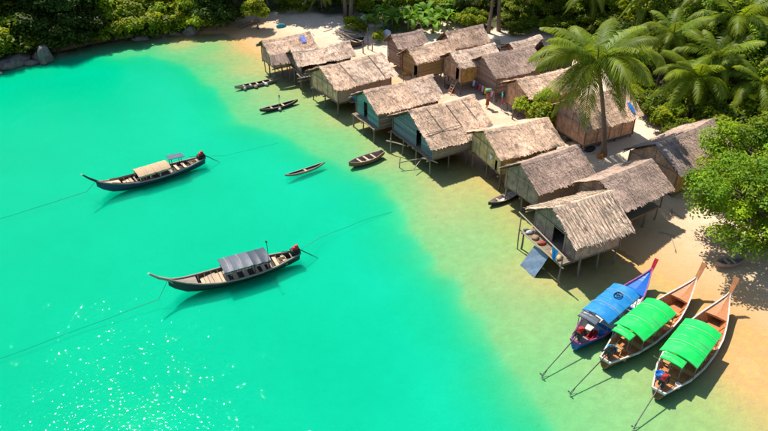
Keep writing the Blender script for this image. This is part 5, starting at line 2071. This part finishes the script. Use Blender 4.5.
for i, (px, py) in enumerate(((497, 44), (492, 48), (503, 49), (496, 52))):
    p = on_ground(px, py)
    o = crate('firewood_crate', ('pale', 'grey', 'brown', 'dark')[i] + ' slatted crate in the yard between two back huts', (M_TANWOOD, M_GREYWOOD, M_PLANK_BROWN, M_DARKWOOD)[i], (.7, .6, .45))
    o.location = p - Vector((0, 0, .02))
    o.rotation_euler = (0, 0, i * .7)


rc = random.Random(88)
CL = [('red bucket standing', 'bucket', (.45, .04, .03), 452, 92), ('blue bucket standing', 'bucket', (.03, .15, .45), 430, 82), ('white bucket standing', 'bucket', (.6, .6, .58), 566, 132),
      ('green bucket standing', 'bucket', (.04, .3, .1), 474, 104), ('orange bucket standing', 'bucket', (.6, .22, .03), 600, 158), ('black net heap lying', 'net', (.04, .04, .045), 590, 150),
      ('brown net heap lying', 'net', (.2, .13, .08), 447, 87), ('straw heap lying', 'heap', (.5, .38, .2), 575, 146)]
for i, (lb, ct, cr, px, py) in enumerate(CL):
    p = on_ground(px, py)
    if ct == 'bucket':
        o = drum('bucket', lb + ' on the village sand', flat('bucket_%d' % i, cr, .5), .2, .36, 'bucket')
        o.location = p - Vector((0, 0, .02))
    else:
        bundle('net_heap' if ct == 'net' else 'straw_heap', lb + ' on the sand near the huts', cr, rc.uniform(.35, .55), (p.x, p.y, p.z - .02), 200 + i, .35, ct)
for i in range(14):
    px, py = rc.choice(((455, 97), (470, 106), (570, 140), (588, 155), (600, 165), (680, 215), (665, 235), (320, 32), (375, 52), (420, 86)))
    p = on_ground(px + rc.uniform(-8, 8), py + rc.uniform(-4, 4))
    o = bpy.data.objects.new('driftwood_stick', PALE_POLE_MESH if i % 2 else STILT_MESH)
    d = Vector((math.cos(i * 1.9), math.sin(i * 1.9), .02))
    o.location = p + Vector((0, 0, .04))
    o.rotation_mode = 'QUATERNION'
    o.rotation_quaternion = d.to_track_quat('Z', 'Y')
    o.scale = (.04, .04, rc.uniform(.8, 2.2))
    link(o)
    tag(o, 'loose stick lying on the village sand', 'stick', 'loose sticks on the sand')


# ------------------------------------------------------------------ person in the lane
def person(px, py, facing):
    p = on_ground(px, py)
    t = thing('person', 'person in rust red clothes carrying a green bundle on the head in the lane', 'person', p, facing)
    me = bpy.data.meshes.new('body')
    J = [((0, 0, .90), .12), ((0, 0, 1.08), .115), ((.01, 0, 1.28), .135), ((.01, 0, 1.40), .08), ((.01, 0, 1.47), .05), ((.02, 0, 1.60), .085), ((.02, 0, 1.68), .06),
         ((0, .09, .86), .085), ((.03, .10, .48), .055), ((0, .10, .09), .035), ((.14, .11, .03), .03),
         ((0, -.09, .86), .085), ((.05, -.10, .48), .055), ((-.04, -.10, .09), .035), ((.10, -.11, .03), .03),
         ((0, .18, 1.38), .05), ((.02, .34, 1.50), .04), ((.03, .20, 1.74), .03), ((.03, .14, 1.80), .028),
         ((0, -.18, 1.38), .05), ((.0, -.25, 1.12), .04), ((.08, -.24, .90), .03), ((.11, -.23, .82), .028)]
    E_ = [(0, 1), (1, 2), (2, 3), (3, 4), (4, 5), (5, 6), (0, 7), (7, 8), (8, 9), (9, 10), (0, 11), (11, 12), (12, 13), (13, 14), (2, 15), (15, 16), (16, 17), (17, 18), (2, 19), (19, 20), (20, 21), (21, 22)]
    me.from_pydata([j[0] for j in J], E_, [])
    me.materials.append(flat('skin', (.30, .16, .09), .6))
    o = link(bpy.data.objects.new('body', me), t)
    o.modifiers.new('skin', 'SKIN')
    lay = me.skin_vertices[0].data if me.skin_vertices else None
    if lay is None:
        import bmesh
        bm = bmesh.new()
        bm.from_mesh(me)
        bm.verts.layers.skin.verify()
        bm.to_mesh(me)
        bm.free()
        lay = me.skin_vertices[0].data
    for i, j in enumerate(J):
        lay[i].radius = (j[1], j[1])
        lay[i].use_root = (i == 0)
    s = o.modifiers.new('sub', 'SUBSURF')
    s.levels = s.render_levels = 1
    m = MB()
    m.lathe([(.185, 0.34), (.20, .36), (.17, .6), (.165, .8), (.15, .98), (.14, 1.0)], 14)
    m.v = [(x * .85, y * 1.05, z) for x, y, z in m.v]
    m.build('sarong', flat('rust_cloth', (.34, .09, .04), .9), t, True)
    m = MB()
    m.lathe([(.15, .97), (.155, 1.1), (.17, 1.3), (.14, 1.40), (.08, 1.44)], 14)
    m.v = [(x * .8, y * 1.15, z) for x, y, z in m.v]
    m.build('shirt', flat('terracotta_cloth', (.45, .16, .08), .9), t, True)
    m = MB()
    m.lathe([(.10, 1.58), (.108, 1.63), (.095, 1.70), (.05, 1.74), (.01, 1.75)], 12, (.005, 0, 0))
    m.build('hair', flat('black_hair', (.012, .01, .01), .6), t, True)
    b = bundle('head_bundle', 'green and white bundle carried on the head of the person in the lane', (.20, .42, .24), .33, (p.x + .02, p.y, p.z + 1.72), 140, .4)
    return t


person(487, 108, 2.6)
